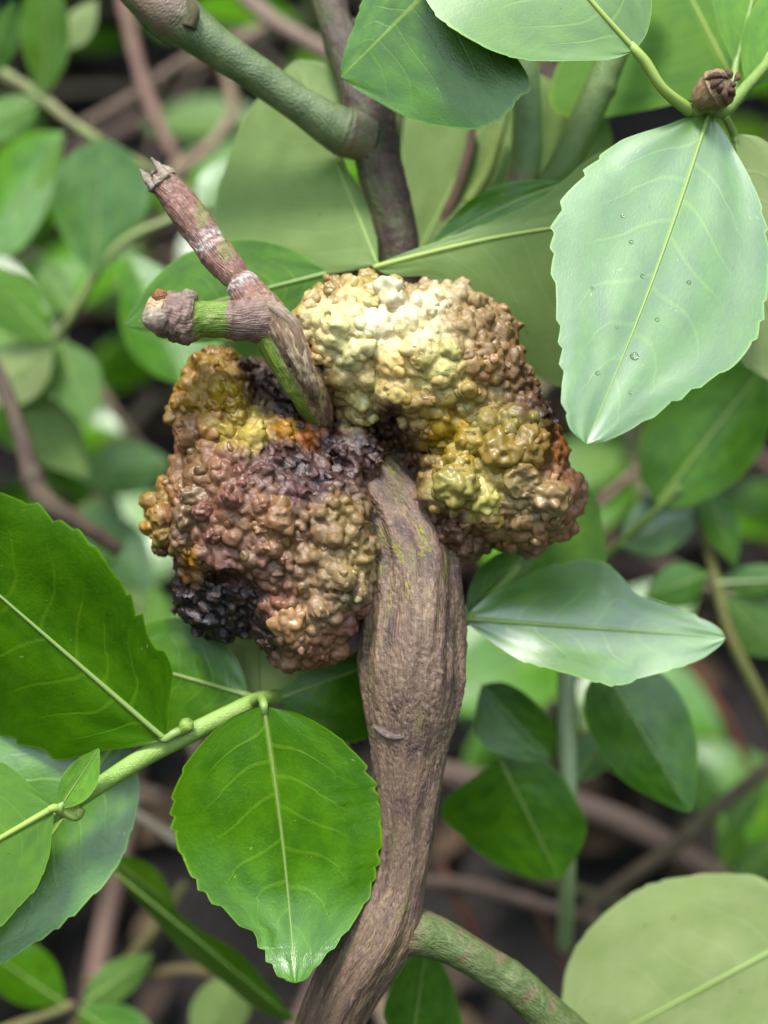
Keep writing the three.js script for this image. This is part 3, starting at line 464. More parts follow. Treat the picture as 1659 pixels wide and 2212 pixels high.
// ---------------------------------------------------------------- leaves close to the gall
const A = {
  sheen: leafMat('deep', 0.42, 0, '#ffffff', 1, 2.0, 0.00006), dull: leafMat('mid', 0.5, 0, '#ffffff', 1, 1.75, 0.00008), deep: leafMat('deep', 0.3), deepGloss: leafMat('deep', 0.28), mid: leafMat('mid', 0.42),
  back: leafMat('under', 0.45, 0.5, '#ffffff', 0.4), lime: leafMat('lime', 0.5, 0.5, '#dcf490', 0.1), pale: leafMat('pale', 0.45, 0.4, '#ffffff', 0.4), green: leafMat('mid', 0.4, 0.35, '#ffffff', 0.6), deepThin: leafMat('deep', 0.5, 0.3, '#ffffff', 0.15), teal: leafMat('deep', 0.38, 0, '#ffffff', 1, 1.7),
};
{ // shoot with the brown bud
  const S = thing('leafy_shoot', 'leafy shoot with a brown papery bud and a large pale glossy leaf', 'shrub shoot', at(1550, 205, -20));
  branch(S, 'stem', [[1490, 243, 10, 16], [1530, 225, -5, 20], [1560, 240, 20, 17], [1610, 190, 30, 13], [1660, 135, 45, 12], [1760, 40, 70, 14], [1900, -80, 120, 16]], speck('#8fae3c', '#7d9a48', 40), { mat: greenBark });
  const bud = add('bud', tube([[1505, 226, -10, 20], [1520, 212, -22, 30], [1540, 198, -34, 40], [1556, 188, -44, 41], [1570, 178, -52, 33], [1576, 174, -54, 26]], { nu: 30, nv: 50, col: speck('#b59c70', '#a87d62', 16, 1.2), shape: (t, th) => 1 + 0.06 * N3(Math.cos(th) * 2, Math.sin(th) * 2, t * 5) + 0.05 * Math.exp(-Math.pow((t - 0.45) / 0.03, 2)) }), woodMat, S);
  for (let k = 0; k < 9; k++) { const a = k / 9 * 6.28, r = 15 + 6 * (k % 3); add('bud_scale', tube([[1562 + Math.cos(a) * r * 1.5, 186 + Math.sin(a) * r * 1.5, -62, 4], [1568 + Math.cos(a + 0.3) * r, 178 + Math.sin(a + 0.3) * r, -82, 7], [1572 + Math.cos(a + 0.7) * r * 0.5, 176 + Math.sin(a + 0.7) * r * 0.5, -84, 2]], { nu: 8, nv: 14, col: speck('#a9826a', '#7d5a48', 12) }), woodMat, bud); }
  const big = leaf(S, { hero: 1, mat: A.sheen, base: [1532, 244, 10], tip: [1266, 960, -210], bow: -0.015, rib: 4, fold: -0.06, dl: 26, dr: 10, arch: -0.02, wave: 0.008, teeth: 13, serr: 0.016, ribMat: veinMat.mid,
    left: [[1440, 270], [1330, 310], [1240, 400], [1197, 480], [1192, 560], [1202, 660], [1210, 750], [1216, 850], [1228, 920], [1246, 948]], right: [[1560, 255], [1590, 330], [1640, 430], [1661, 540], [1659, 620], [1637, 720], [1590, 785], [1520, 830], [1450, 872], [1370, 925], [1310, 950]], stalk: [[1538, 232, -14, 11], [1530, 226, -6, 12]] });
  const water = new THREE.MeshPhysicalMaterial({ color: 0xffffff, transmission: 1, thickness: 0.001, ior: 1.33, roughness: 0.02, name: 'water' }), dome = new THREE.SphereGeometry(1, 18, 12);
  for (const [t, x, r] of [[0.72, 0.12, 9], [0.42, -0.3, 5], [0.5, -0.1, 5], [0.47, 0.3, 5], [0.36, -0.45, 4], [0.6, 0.16, 5], [0.58, -0.55, 4], [0.8, -0.3, 5], [0.82, 0.35, 4], [0.66, -0.2, 3.5]]) {
    const d = new THREE.Mesh(dome, water); d.name = numbered('water_droplet'); d.position.copy(big.placeAt(t, x)); d.scale.set(r * U, r * U, r * U * 0.6); d.lookAt(camera.position); d.castShadow = d.receiveShadow = true;
    d.userData = { label: 'tiny clear water droplet on the large pale glossy leaf', category: 'droplet', group: 'droplets on the large pale leaf' }; scene.add(d);
  }
  leaf(S, { hero: 1, mat: A.dull, base: [1372, 108, -70], tip: [1040, -330, -20], rib: 6, fold: -0.1, dl: -20, arch: -0.05, serr: 0.006, bow: 0.03,
    left: [[1330, 126], [1250, 131], [1150, 131], [1080, 116], [1000, 76], [940, 30], [905, -40], [890, -130], [920, -240], [980, -310]], right: [[1398, 70], [1408, 0], [1400, -100], [1330, -220], [1230, -300], [1120, -340]], stalk: [[1395, 135, -66, 11], [1430, 190, -50, 11], [1494, 243, 4, 14]], stalkR: 10, ribMat: veinMat.lime });
  leaf(S, { mat: A.pale, base: [1585, 290, 60], tip: [1690, 830, 130], rib: 4, fold: 0.05, serr: 0.008, hero: 1, left: [[1575, 400], [1560, 550], [1570, 700], [1610, 790]], right: [[1640, 296], [1740, 380], [1800, 520], [1800, 680], [1740, 790]], stalk: [[1565, 250, 20, 9]] });
  leaf(S, { mat: A.lime, base: [1590, 190, 330], tip: [1400, -190, 400], rib: 5, fold: 0.1, left: [[1500, 330], [1400, 400], [1300, 440], [1225, 420], [1215, 250], [1240, 50], [1290, -80]], right: [[1606, 90], [1608, 0], [1570, -100], [1490, -170]], stalk: [[1604, 205, 240, 9], [1590, 222, 60, 9]], ribMat: veinMat.lime });
  leaf(S, { mat: A.lime, base: [1615, 190, 60], tip: [1780, -80, 110], w: [70, 80], stalk: [[1590, 225, 35, 8]], rib: 4 });
  leaf(S, { mat: A.lime, base: [1590, 140, 110], tip: [1690, -260, 200], w: [60, 90], stalk: [[1580, 220, 50, 8]], rib: 4 });
}
{ // leaves on the stems rising behind the gall
  const S = thing('leafy_shoot', 'forked green shoot rising behind the gall with broad pale leaves', 'shrub shoot', at(1130, 395, 260));
  const g1 = speck('#7d9a58', '#6a8448', 50);
  branch(S, 'stem', [[1080, 560, 330, 34], [1120, 420, 300, 36], [1135, 350, 285, 37], [1138, 260, 275, 35], [1135, 170, 270, 34], [1125, 60, 280, 34], [1110, -80, 300, 34]], (t, th, p) => mix3(g1(t, th, p), lin('#94705f'), Math.exp(-Math.pow((t - 0.24) / 0.03, 2)) * 0.7), { nu: 28, nv: 90, mat: greenBark });
  branch(S, 'stem', [[1150, 440, 300, 26], [1210, 370, 270, 36], [1250, 290, 255, 37], [1290, 200, 245, 37], [1330, 100, 240, 36], [1370, 0, 245, 34], [1410, -110, 260, 34]], speck('#66803a', '#748e48', 60), { nu: 28, nv: 90, mat: greenBark, shape: (t, th) => 1 + 0.12 * Math.exp(-Math.pow((t - 0.52) / 0.02, 2)) * Math.max(0, Math.sin(th) * -1 + 0.2) });
  branch(S, 'side_stem', [[1010, 440, 420, 14], [1050, 380, 410, 16], [1075, 300, 400, 15], [1090, 240, 400, 15]], speck('#8aa048', '#7a9040', 50), { mat: greenBark });
  branch(S, 'side_stem', [[930, 520, 450, 12], [975, 440, 440, 15], [1010, 340, 430, 13], [1022, 270, 430, 11]], speck('#8a6a58', '#75614a', 50));
  leaf(S, { mat: A.back, base: [806, 578, 120], tip: [1430, 470, 90], rib: 6, bow: 0.03, fold: 0.12, dl: 50, dr: 60, hero: 1, serr: 0.004, ribMat: veinMat.lime, left: [[870, 548], [950, 520], [1080, 470], [1180, 420], [1270, 345], [1340, 320], [1400, 380]], right: [[850, 596], [940, 600], [1010, 645], [1080, 705], [1130, 785], [1190, 830], [1270, 830], [1350, 740], [1410, 600]] });
  leaf(S, { mat: A.deep, base: [1232, 392, 200], tip: [930, 531, 150], rib: 3.5, hero: 1, serr: 0.008, bow: 0.03, fold: -0.25, dl: 0, right: [[1190, 440], [1120, 492], [1050, 518], [980, 530]], left: [[1200, 388], [1130, 388], [1060, 406], [1000, 445], [955, 495]], stalk: [[1250, 380, 230, 8]] });
  leaf(S, { mat: A.back, base: [815, 572, 190], tip: [640, 128, 300], rib: 5, fold: 0.08, dl: 60, hero: 1, serr: 0.004, ribMat: veinMat.under, left: [[760, 590], [640, 595], [530, 560], [465, 500], [466, 430], [498, 330], [540, 235], [600, 165]], right: [[812, 500], [795, 440], [772, 396], [745, 350], [742, 240], [735, 150], [700, 100], [665, 95]] });
  leaf(S, { mat: A.back, base: [900, 560, 420], tip: [1110, 130, 480], rib: 4, fold: 0.05, left: [[870, 460], [868, 330], [880, 240], [960, 140]], right: [[1000, 560], [1150, 520], [1280, 400], [1300, 240], [1230, 130]], ribMat: veinMat.under });
  leaf(S, { mat: A.deepThin, base: [705, 590, 150], tip: [268, 702, 170], rib: 4, fold: 0.1, hero: 1, serr: 0.004, right: [[670, 560], [620, 534], [540, 517], [470, 524], [400, 549], [335, 600], [288, 665]], left: [[640, 690], [520, 730], [400, 740], [310, 722]] });
  leaf(S, { mat: A.deep, base: [960, -60, -20], tip: [736, 166, 40], rib: 0.1, hero: 1, serr: 0.014, fold: 0.1, teeth: 11, right: [[890, -100], [800, -40], [770, 40], [742, 120]], left: [[1090, -60], [1133, 150], [1118, 215], [1075, 262], [1030, 280], [985, 277], [940, 272], [870, 250], [805, 213], [760, 186]], dl: -60, dr: 30 });
}
{ // shoot at the lower left
  const S = thing('leafy_shoot', 'green shoot with broad toothed glossy leaves below the brown gall lobe', 'shrub shoot', at(540, 1520, 30));
  branch(S, 'stem', [[100, 1775, -40, 12], [160, 1735, -30, 16], [240, 1680, -14, 19], [330, 1625, 0, 21], [420, 1580, 14, 21], [500, 1540, 34, 20], [556, 1514, 70, 19], [630, 1510, 200, 18], [720, 1560, 380, 18]], speck('#8db04a', '#a0bf5c', 50), { nu: 24, nv: 90, mat: greenBark });
  leaf(S, { hero: 1, mat: A.deep, base: [356, 1596, -30], tip: [-170, 1140, -150], rib: 6, fold: -0.03, serr: 0.026, teeth: 12, wave: 0.03, curl: 0.16, dl: 110, dr: -120, ribMat: veinMat.mid, right: [[366, 1520], [372, 1440], [320, 1370], [290, 1305], [240, 1228], [180, 1155], [100, 1108], [55, 1080], [0, 1068], [-80, 1060], [-140, 1090]], left: [[300, 1612], [220, 1622], [140, 1640], [80, 1620], [0, 1582], [-90, 1480], [-160, 1300]], stalk: [[375, 1585, -30, 10], [398, 1575, -10, 12]] });
  leaf(S, { hero: 1, mat: A.deepGloss, base: [570, 1524, -80], tip: [638, 2124, 40], rib: 4, bow: -0.012, fold: 0.08, dl: 20, dr: 40, arch: -0.03, serr: 0.022, teeth: 14, tipDz: -170, ribMat: veinMat.mid, left: [[500, 1550], [430, 1612], [386, 1680], [370, 1745], [380, 1815], [412, 1890], [450, 1940], [500, 1980], [548, 2022], [582, 2080], [612, 2116]].map((p) => p), right: [[640, 1540], [715, 1580], [775, 1635], [812, 1700], [826, 1780], [816, 1870], [790, 1950], [735, 2030], [690, 2080], [660, 2116]], stalk: [[562, 1508, 5, 11], [548, 1515, 30, 12]] });
  leaf(S, { hero: 1, mat: A.lime, base: [114, 1746, -70], tip: [-260, 1960, -120], rib: 7, ribMat: veinMat.lime, fold: 0.05, right: [[90, 1712], [50, 1680], [0, 1645], [-120, 1640], [-220, 1760]], left: [[112, 1800], [106, 1850], [80, 1915], [40, 1960], [0, 2004], [-100, 2080], [-200, 2060]], serr: 0.008, stalk: [[135, 1750, -50, 11], [165, 1762, -34, 12], [175, 1745, -30, 12]] });
  leaf(S, { hero: 1, mat: leafMat('lime', 0.4, 0.35, '#e8ffb0', 0.5), base: [128, 1748, -60], tip: [214, 1616, -80], rib: 1.5, w: [40, 34], serr: 0.001, fold: -0.2, stalk: [[140, 1760, -45, 8]] });
  leaf(S, { hero: 1, mat: A.teal, base: [262, 1590, 100], tip: [-160, 2190, -60], rib: 3, fold: 0.05, serr: 0.009, left: [[150, 1560], [40, 1570], [-90, 1640], [-190, 1800], [-200, 2000]], right: [[300, 1680], [288, 1780], [262, 1856], [215, 1922], [160, 1975], [110, 2015], [0, 2085], [-80, 2150]], stalk: [[330, 1610, 20, 10]], dr: -30 });
  leaf(S, { mat: A.teal, base: [535, 1502, 100], tip: [250, 1420, 190], rib: 5, fold: 0.1, hero: 1, serr: 0.006, ribMat: veinMat.mid, right: [[520, 1440], [490, 1395], [430, 1345], [370, 1335], [320, 1345], [270, 1380]], left: [[480, 1550], [420, 1580], [340, 1570], [280, 1500]], stalk: [[550, 1515, 60, 9]] });
  leaf(S, { mat: leafMat('pale', 0.4, 0.2, '#ffffff', 0.8), base: [560, 1515, 130], tip: [560, 1340, 260], rib: 3, left: [[500, 1440], [480, 1390], [500, 1350]], right: [[640, 1500], [660, 1440], [620, 1360]] });
  leaf(S, { mat: A.deep, base: [600, 1510, 120], tip: [900, 1400, 230], rib: 4, hero: 1, serr: 0.006, left: [[650, 1460], [720, 1430], [800, 1400]], right: [[640, 1550], [720, 1600], [800, 1590], [880, 1500]], ribMat: veinMat.mid });
  add('bud', tube([[395, 1578, -18, 13], [405, 1564, -24, 17], [412, 1556, -26, 8]], { nu: 12, nv: 18, col: speck('#a5bf58', '#8fae48', 20) }), greenBark, S);
}
{ // shoot on the right below the gall
  const S = thing('leafy_shoot', 'shoot with a pale shining leaf pointing away beside the stem', 'shrub shoot', at(1000, 1345, 130));
  branch(S, 'stem', [[860, 1330, 260, 18], [960, 1340, 170, 16], [1010, 1338, 130, 14], [1060, 1290, 180, 13], [1130, 1210, 260, 12]], speck('#8aa84a', '#9ab858', 40), { mat: greenBark });
  leaf(S, { hero: 1, mat: A.sheen, base: [1004, 1337, 120], tip: [1568, 1378, 110], rib: 6, bow: 0.0, fold: 0.05, serr: 0.008, teeth: 11, wave: 0.06, dl: 90, dr: -110, ribMat: veinMat.mid, left: [[1050, 1292], [1110, 1256], [1180, 1225], [1240, 1213], [1290, 1210], [1330, 1232], [1375, 1282], [1440, 1306], [1510, 1332], [1550, 1356]], right: [[1050, 1378], [1120, 1424], [1200, 1448], [1260, 1466], [1330, 1482], [1370, 1470], [1430, 1452], [1500, 1430], [1545, 1404]] });
  leaf(S, { mat: A.green, base: [1008, 1330, 170], tip: [1160, 1170, 260], w: [45, 50], rib: 3, serr: 0.006 });
  leaf(S, { mat: A.lime, base: [1090, 1300, 330], tip: [1270, 1050, 360], left: [[1110, 1220], [1160, 1130], [1200, 1080]], right: [[1200, 1290], [1305, 1220], [1300, 1130], [1290, 1080]], rib: 3 });
  leaf(S, { mat: A.deep, base: [1040, 1480, 420], tip: [1192, 1640, 430], left: [[1000, 1520], [1030, 1590], [1110, 1640]], right: [[1090, 1475], [1160, 1520], [1195, 1580]], rib: 3, fold: -0.2 });
  leaf(S, { mat: A.deep, base: [1080, 1640, 470], tip: [1210, 1900, 500], left: [[1000, 1660], [960, 1730], [1000, 1810], [1100, 1880]], right: [[1170, 1640], [1240, 1720], [1265, 1800], [1250, 1880]], rib: 4 });
  leaf(S, { mat: A.deepGloss, base: [1300, 1440, 430], tip: [1492, 1756, 400], left: [[1262, 1500], [1280, 1590], [1340, 1680], [1430, 1735]], right: [[1400, 1440], [1470, 1500], [1505, 1600], [1505, 1690]], rib: 4, fold: 0.3 });
}

// ---------------------------------------------------------------- leaves and shoots further back
function shoot(label, rows, col, leaves, o = {}) {
  const S = thing('leafy_shoot', label, 'shrub shoot', at(rows[0][0], rows[0][1], rows[0][2]), o.group);
  branch(S, 'stem', rows, col, { mat: o.mat ?? greenBark, nu: 14, nv: 40 });
  for (const l of leaves) leaf(S, { rib: 3, ...l });
  return S;
}
const G1 = () => speck('#8aa64e', '#768f48', 60), G2 = () => speck('#7d8a4a', '#8a7052', 80, 1.2), BR = () => speck('#b08a78', '#94705f', 80), PK = () => speck('#b09482', '#947a6a', 80), TN = () => speck('#c2a688', '#a88f74', 80);
shoot('shoot with a leaf shown from its pale underside low beside the green side branch', [[1900, 2150, 420, 16], [1800, 2060, 400, 15], [1760, 2010, 380, 12]], G1(), [
  { mat: A.pale, hero: 1, serr: 0.006, base: [1760, 2005, 330], tip: [1170, 2320, 380], rib: 5, ribMat: veinMat.under, fold: 0.1, dl: -40, right: [[1659, 1905], [1590, 1888], [1500, 1890], [1400, 1912], [1320, 1962], [1255, 2030], [1222, 2100], [1208, 2200], [1180, 2280]], left: [[1740, 2120], [1640, 2260], [1500, 2340], [1350, 2380], [1240, 2360]], stalk: [[1800, 2060, 390, 9]] }]);
shoot('shoot with one dull green leaf under the fork of the stem', [[1000, 2420, 500, 14], [930, 2330, 420, 13], [900, 2270, 380, 11]], G1(), [
  { mat: A.teal, base: [890, 2260, 370], tip: [920, 2050, 330], left: [[830, 2200], [850, 2120], [880, 2075]], right: [[990, 2230], [985, 2160], [960, 2090]] }]);
shoot('shoot with a narrow dark folded leaf pointing at the stem foot', [[150, 1700, 700, 16], [200, 1800, 640, 14], [245, 1880, 600, 11]], G1(), [
  { mat: A.deep, base: [248, 1884, 590], tip: [640, 2206, 520], left: [[330, 1925], [420, 2000], [520, 2060], [580, 2130]], right: [[300, 1950], [400, 2060], [480, 2120], [570, 2190]], dl: -60, dr: 80 },
  { mat: A.mid, base: [230, 1850, 640], tip: [380, 1960, 760], w: [30, 40] }]);
shoot('low shoot with small leaves standing under the yellow green leaf', [[-150, 2300, 1000, 18], [0, 2230, 950, 16], [160, 2170, 900, 14]], G2(), [
  { mat: A.deep, base: [140, 2170, 900], tip: [-60, 2030, 860], w: [70, 60] }, { mat: A.deep, base: [170, 2180, 900], tip: [360, 2320, 860], w: [60, 70] }, { mat: A.green, base: [180, 2170, 900], tip: [330, 2060, 940], w: [40, 40] }, { mat: A.back, base: [420, 2260, 900], tip: [540, 2090, 960], w: [60, 60] }]);
shoot('shoot with large blurred leaves arching over the ground beside the gall', [[1240, 1260, 1000, 14], [1320, 1192, 900, 14], [1400, 1120, 820, 13], [1470, 1050, 780, 12]], G1(), [
  { mat: A.deepGloss, base: [1420, 1090, 800], tip: [1650, 790, 700], rib: 6, left: [[1380, 1020], [1400, 900], [1470, 830], [1560, 780]], right: [[1500, 1090], [1610, 1020], [1660, 930], [1670, 850]], ribMat: veinMat.mid, dr: -80 },
  { mat: A.sheen, base: [1340, 1180, 860], tip: [1530, 1090, 840], w: [55, 70] }, { mat: A.deepGloss, base: [1520, 1040, 800], tip: [1590, 1225, 820], w: [36, 40] }]);
shoot('upright yellowish shoot behind the pale shining leaf', [[1500, 1080, 900, 11], [1530, 1190, 880, 14], [1548, 1260, 870, 15], [1572, 1360, 860, 16], [1640, 1500, 860, 18], [1720, 1660, 900, 20]], speck('#8f9648', '#9a8a50', 60), [
  { mat: A.deep, base: [1530, 1240, 870], tip: [1390, 1290, 840], w: [45, 50] }, { mat: A.deep, base: [1545, 1260, 860], tip: [1740, 1250, 820], w: [30, 36], rib: 6, ribMat: veinMat.pale }, { mat: A.green, base: [1560, 1290, 860], tip: [1690, 1420, 860], w: [60, 70] }]);
shoot('pale whitish green stalk standing behind the shining leaf', [[1225, 1400, 560, 24], [1225, 1500, 540, 25], [1226, 1600, 530, 25], [1228, 1720, 540, 22], [1226, 1850, 620, 22], [1220, 2050, 900, 22]], speck('#c2d2a0', '#b0c48a', 80), [
  { mat: A.sheen, base: [1240, 1690, 560], tip: [1330, 1560, 640], w: [40, 44] }]);
shoot('shoot of bluish leaves beside the snapped twig', [[110, 745, 1200, 12], [150, 690, 1150, 13], [210, 590, 1100, 14], [270, 522, 1060, 14], [350, 482, 1040, 13], [440, 450, 1050, 12]], speck('#94a85c', '#a0a868', 60), [
  { mat: A.teal, base: [205, 600, 1080], tip: [220, 296, 1000], rib: 4, left: [[130, 500], [112, 420], [140, 345]], right: [[290, 500], [322, 430], [290, 340]], ribMat: veinMat.mid },
  { mat: A.deepGloss, base: [280, 550, 1000], tip: [400, 830, 900], left: [[262, 620], [265, 720], [320, 800]], right: [[380, 600], [470, 700], [460, 790]], dl: 60 },
  { mat: A.green, base: [130, 735, 1150], tip: [190, 920, 1120], w: [50, 62] }, { mat: A.deep, base: [110, 745, 1180], tip: [60, 880, 1200], w: [40, 44] }, { mat: A.green, base: [160, 680, 1140], tip: [70, 560, 1160], w: [40, 40] }, { mat: A.teal, base: [430, 455, 1060], tip: [500, 340, 1100], w: [36, 36] }]);
shoot('twisted lime leaf shoot half out of the shade', [[-120, 950, 1300, 18], [-60, 880, 1200, 16], [-20, 800, 1120, 13]], G1(), [
  { mat: A.lime, base: [115, 740, 1060], tip: [-60, 560, 1000], left: [[100, 680], [60, 610], [0, 575]], right: [[40, 730], [-30, 690], [-70, 640]] }, { mat: A.pale, base: [112, 745, 1070], tip: [-40, 880, 1120], w: [70, 60] }, { mat: A.back, base: [20, 850, 1200], tip: [190, 1030, 1240], w: [60, 70] }, { mat: A.deep, base: [-10, 860, 1240], tip: [120, 980, 1300], w: [60, 60] }]);
shoot('leafy shoot leaning in from the shade above the snapped twig', [[-200, 20, 1300, 18], [0, 155, 1220, 20], [80, 205, 1190, 20], [160, 270, 1160, 18], [240, 318, 1150, 15], [330, 368, 1150, 13], [430, 430, 1160, 12], [520, 520, 1200, 12]], speck('#8a9c50', '#7d6a4a', 130, 1.4), [
  { mat: A.mid, base: [95, 205, 1160], tip: [100, -60, 1040], left: [[55, 130], [42, 50], [60, -20]], right: [[140, 140], [150, 60], [135, -10]] }, { mat: A.pale, base: [130, 110, 1230], tip: [210, 0, 1200], w: [34, 34] },
  { mat: A.teal, base: [-30, 170, 1000], tip: [30, 0, 900], w: [40, 36] }, { mat: A.mid, base: [90, 215, 1180], tip: [-90, 300, 1200], w: [40, 46] },
  { mat: A.deep, base: [140, 285, 1160], tip: [-40, 560, 1100], left: [[60, 290], [0, 330], [-50, 450]], right: [[125, 360], [100, 450], [40, 540]], dl: 60, dr: -40 }, { mat: A.lime, base: [130, 290, 1140], tip: [45, 555, 1120], w: [24, 30] }]);
shoot('low shoot with blue green leaves behind the brown lobe', [[60, 1200, 1900, 16], [180, 1100, 1800, 15], [330, 1010, 1700, 13]], G2(), [
  { mat: A.teal, base: [370, 1000, 1650], tip: [150, 1020, 1600], w: [55, 60] }, { mat: A.deep, base: [250, 1070, 1750], tip: [160, 1250, 1700], w: [60, 60] }, { mat: A.teal, base: [180, 1110, 1780], tip: [330, 1280, 1700], w: [60, 70] }, { mat: A.lime, base: [330, 1260, 1500], tip: [350, 1400, 1450], w: [26, 30] }]);
shoot('small bright shoot beside the thick bare branch', [[1700, 2050, 1500, 12], [1600, 1930, 1420, 11], [1560, 1840, 1400, 10], [1545, 1760, 1400, 8]], G1(), [
  { mat: A.mid, base: [1560, 1870, 1390], tip: [1600, 1780, 1380], w: [34, 30] }, { mat: A.lime, base: [1550, 1770, 1400], tip: [1500, 1680, 1400], w: [30, 30] }, { mat: A.green, base: [1590, 1900, 1400], tip: [1700, 1810, 1400], w: [40, 44] }, { mat: A.green, base: [1570, 1800, 1400], tip: [1650, 1680, 1420], w: [30, 34] }]);

function twig(label, rows, col, group) { const t = thing('bare_twig', label, 'twig', at(rows[0][0], rows[0][1], rows[0][2]), group); branch(t, 'twig', rows, col, { nu: 14, nv: 40, shape: (t_, th) => 1 + 0.08 * N3(Math.cos(th) + rows[0][0], Math.sin(th), t_ * 9) + 0.25 * Math.exp(-Math.pow((t_ - 0.5) / 0.02, 2)) }); }
twig('straight brown twig crossing the dark gap above the snapped twig', [[255, -60, 2000, 24], [275, 40, 1950, 24], [310, 180, 1900, 24], [345, 270, 1850, 23], [390, 370, 1820, 20], [420, 460, 1850, 18]], BR());
twig('pinkish brown twig running behind the dark upper stem', [[480, -60, 1700, 30], [570, 30, 1650, 30], [690, 105, 1600, 28], [800, 180, 1600, 26], [950, 280, 1650, 24]], PK());
twig('curved tan twig looping under the green upper branch', [[470, 100, 1900, 18], [492, 170, 1900, 20], [502, 245, 1880, 22], [455, 315, 1850, 24], [375, 376, 1800, 24], [300, 410, 1800, 22]], TN());
twig('short tan stick above the loop of the curved twig', [[590, 50, 2200, 16], [520, 90, 2200, 18], [450, 130, 2250, 18], [360, 160, 2300, 16]], TN());
twig('mauve brown twig slanting across the dark gap', [[180, 270, 2300, 22], [280, 215, 2250, 22], [400, 130, 2200, 20], [560, 60, 2200, 18]], PK());
twig('dark stem bending beside the big toothed leaf', [[-40, 740, 900, 20], [10, 840, 860, 22], [45, 940, 840, 24], [70, 1030, 830, 28], [100, 1085, 830, 34], [170, 1130, 850, 26], [260, 1190, 900, 22]], speck('#7d6a52', '#5f4a40', 60, 1.2));
twig('thin grey twig in the dark gap beside the brown lobe', [[170, 760, 1900, 15], [210, 830, 1850, 16], [250, 890, 1820, 16], [310, 970, 1850, 15], [380, 1050, 1900, 14]], TN());
twig('brown twig emerging behind the tip of the large pale leaf', [[1250, 1130, 1500, 18], [1310, 1075, 1480, 19], [1395, 1000, 1450, 19], [1480, 930, 1500, 18]], PK());
twig('long bare branch slanting over the ground behind the pale underside leaf', [[1240, 1990, 1500, 24], [1345, 1905, 1450, 24], [1440, 1840, 1400, 24], [1550, 1745, 1350, 24], [1670, 1650, 1300, 23], [1800, 1540, 1300, 22]], speck('#84705c', '#6f6446', 90, 1.2));
twig('pinkish twig lying behind the green side branch', [[900, 1900, 1700, 19], [1010, 1910, 1650, 20], [1128, 1943, 1620, 20], [1290, 1992, 1600, 20], [1400, 2040, 1650, 18]], PK());
twig('greenish stick lying across the pinkish twig', [[1050, 1850, 1700, 16], [1150, 1892, 1680, 17], [1240, 1920, 1660, 17], [1350, 1956, 1650, 16], [1460, 2000, 1650, 14]], G2());
twig('reddish twig dropping from the pinkish twig near the fork', [[950, 1860, 1750, 15], [980, 1935, 1700, 16], [1040, 2040, 1700, 15], [1080, 2140, 1720, 14]], speck('#a5604a', '#84503f', 50));
twig('thin red brown twig hanging near the pale underside leaf', [[1140, 1920, 1800, 14], [1165, 1975, 1780, 14], [1215, 2090, 1750, 13], [1250, 2190, 1750, 12]], speck('#945a48', '#744a3c', 50));
twig('olive stick rising under the narrow dark leaf', [[150, 2240, 1300, 20], [200, 2172, 1280, 21], [262, 2095, 1260, 21], [335, 2005, 1240, 20], [400, 1910, 1260, 18]], speck('#8a8a50', '#7a7048', 60));
twig('olive stick lying level under the narrow dark leaf', [[180, 2120, 1350, 16], [290, 2108, 1330, 17], [420, 2095, 1300, 17], [560, 2130, 1300, 15]], speck('#84844c', '#8a7050', 60));
twig('grey twig behind the broad toothed leaf', [[200, 1720, 1100, 16], [290, 1760, 1080, 18], [370, 1808, 1060, 18], [470, 1860, 1050, 17], [600, 1930, 1060, 15]], speck('#94907c', '#7a7464', 60));
twig('red twig on the soil beyond the blurred green leaf', [[1490, 1420, 2000, 13], [1530, 1490, 1980, 14], [1580, 1570, 1960, 13], [1620, 1660, 1960, 12]], speck('#a5583c', '#844a38', 50));

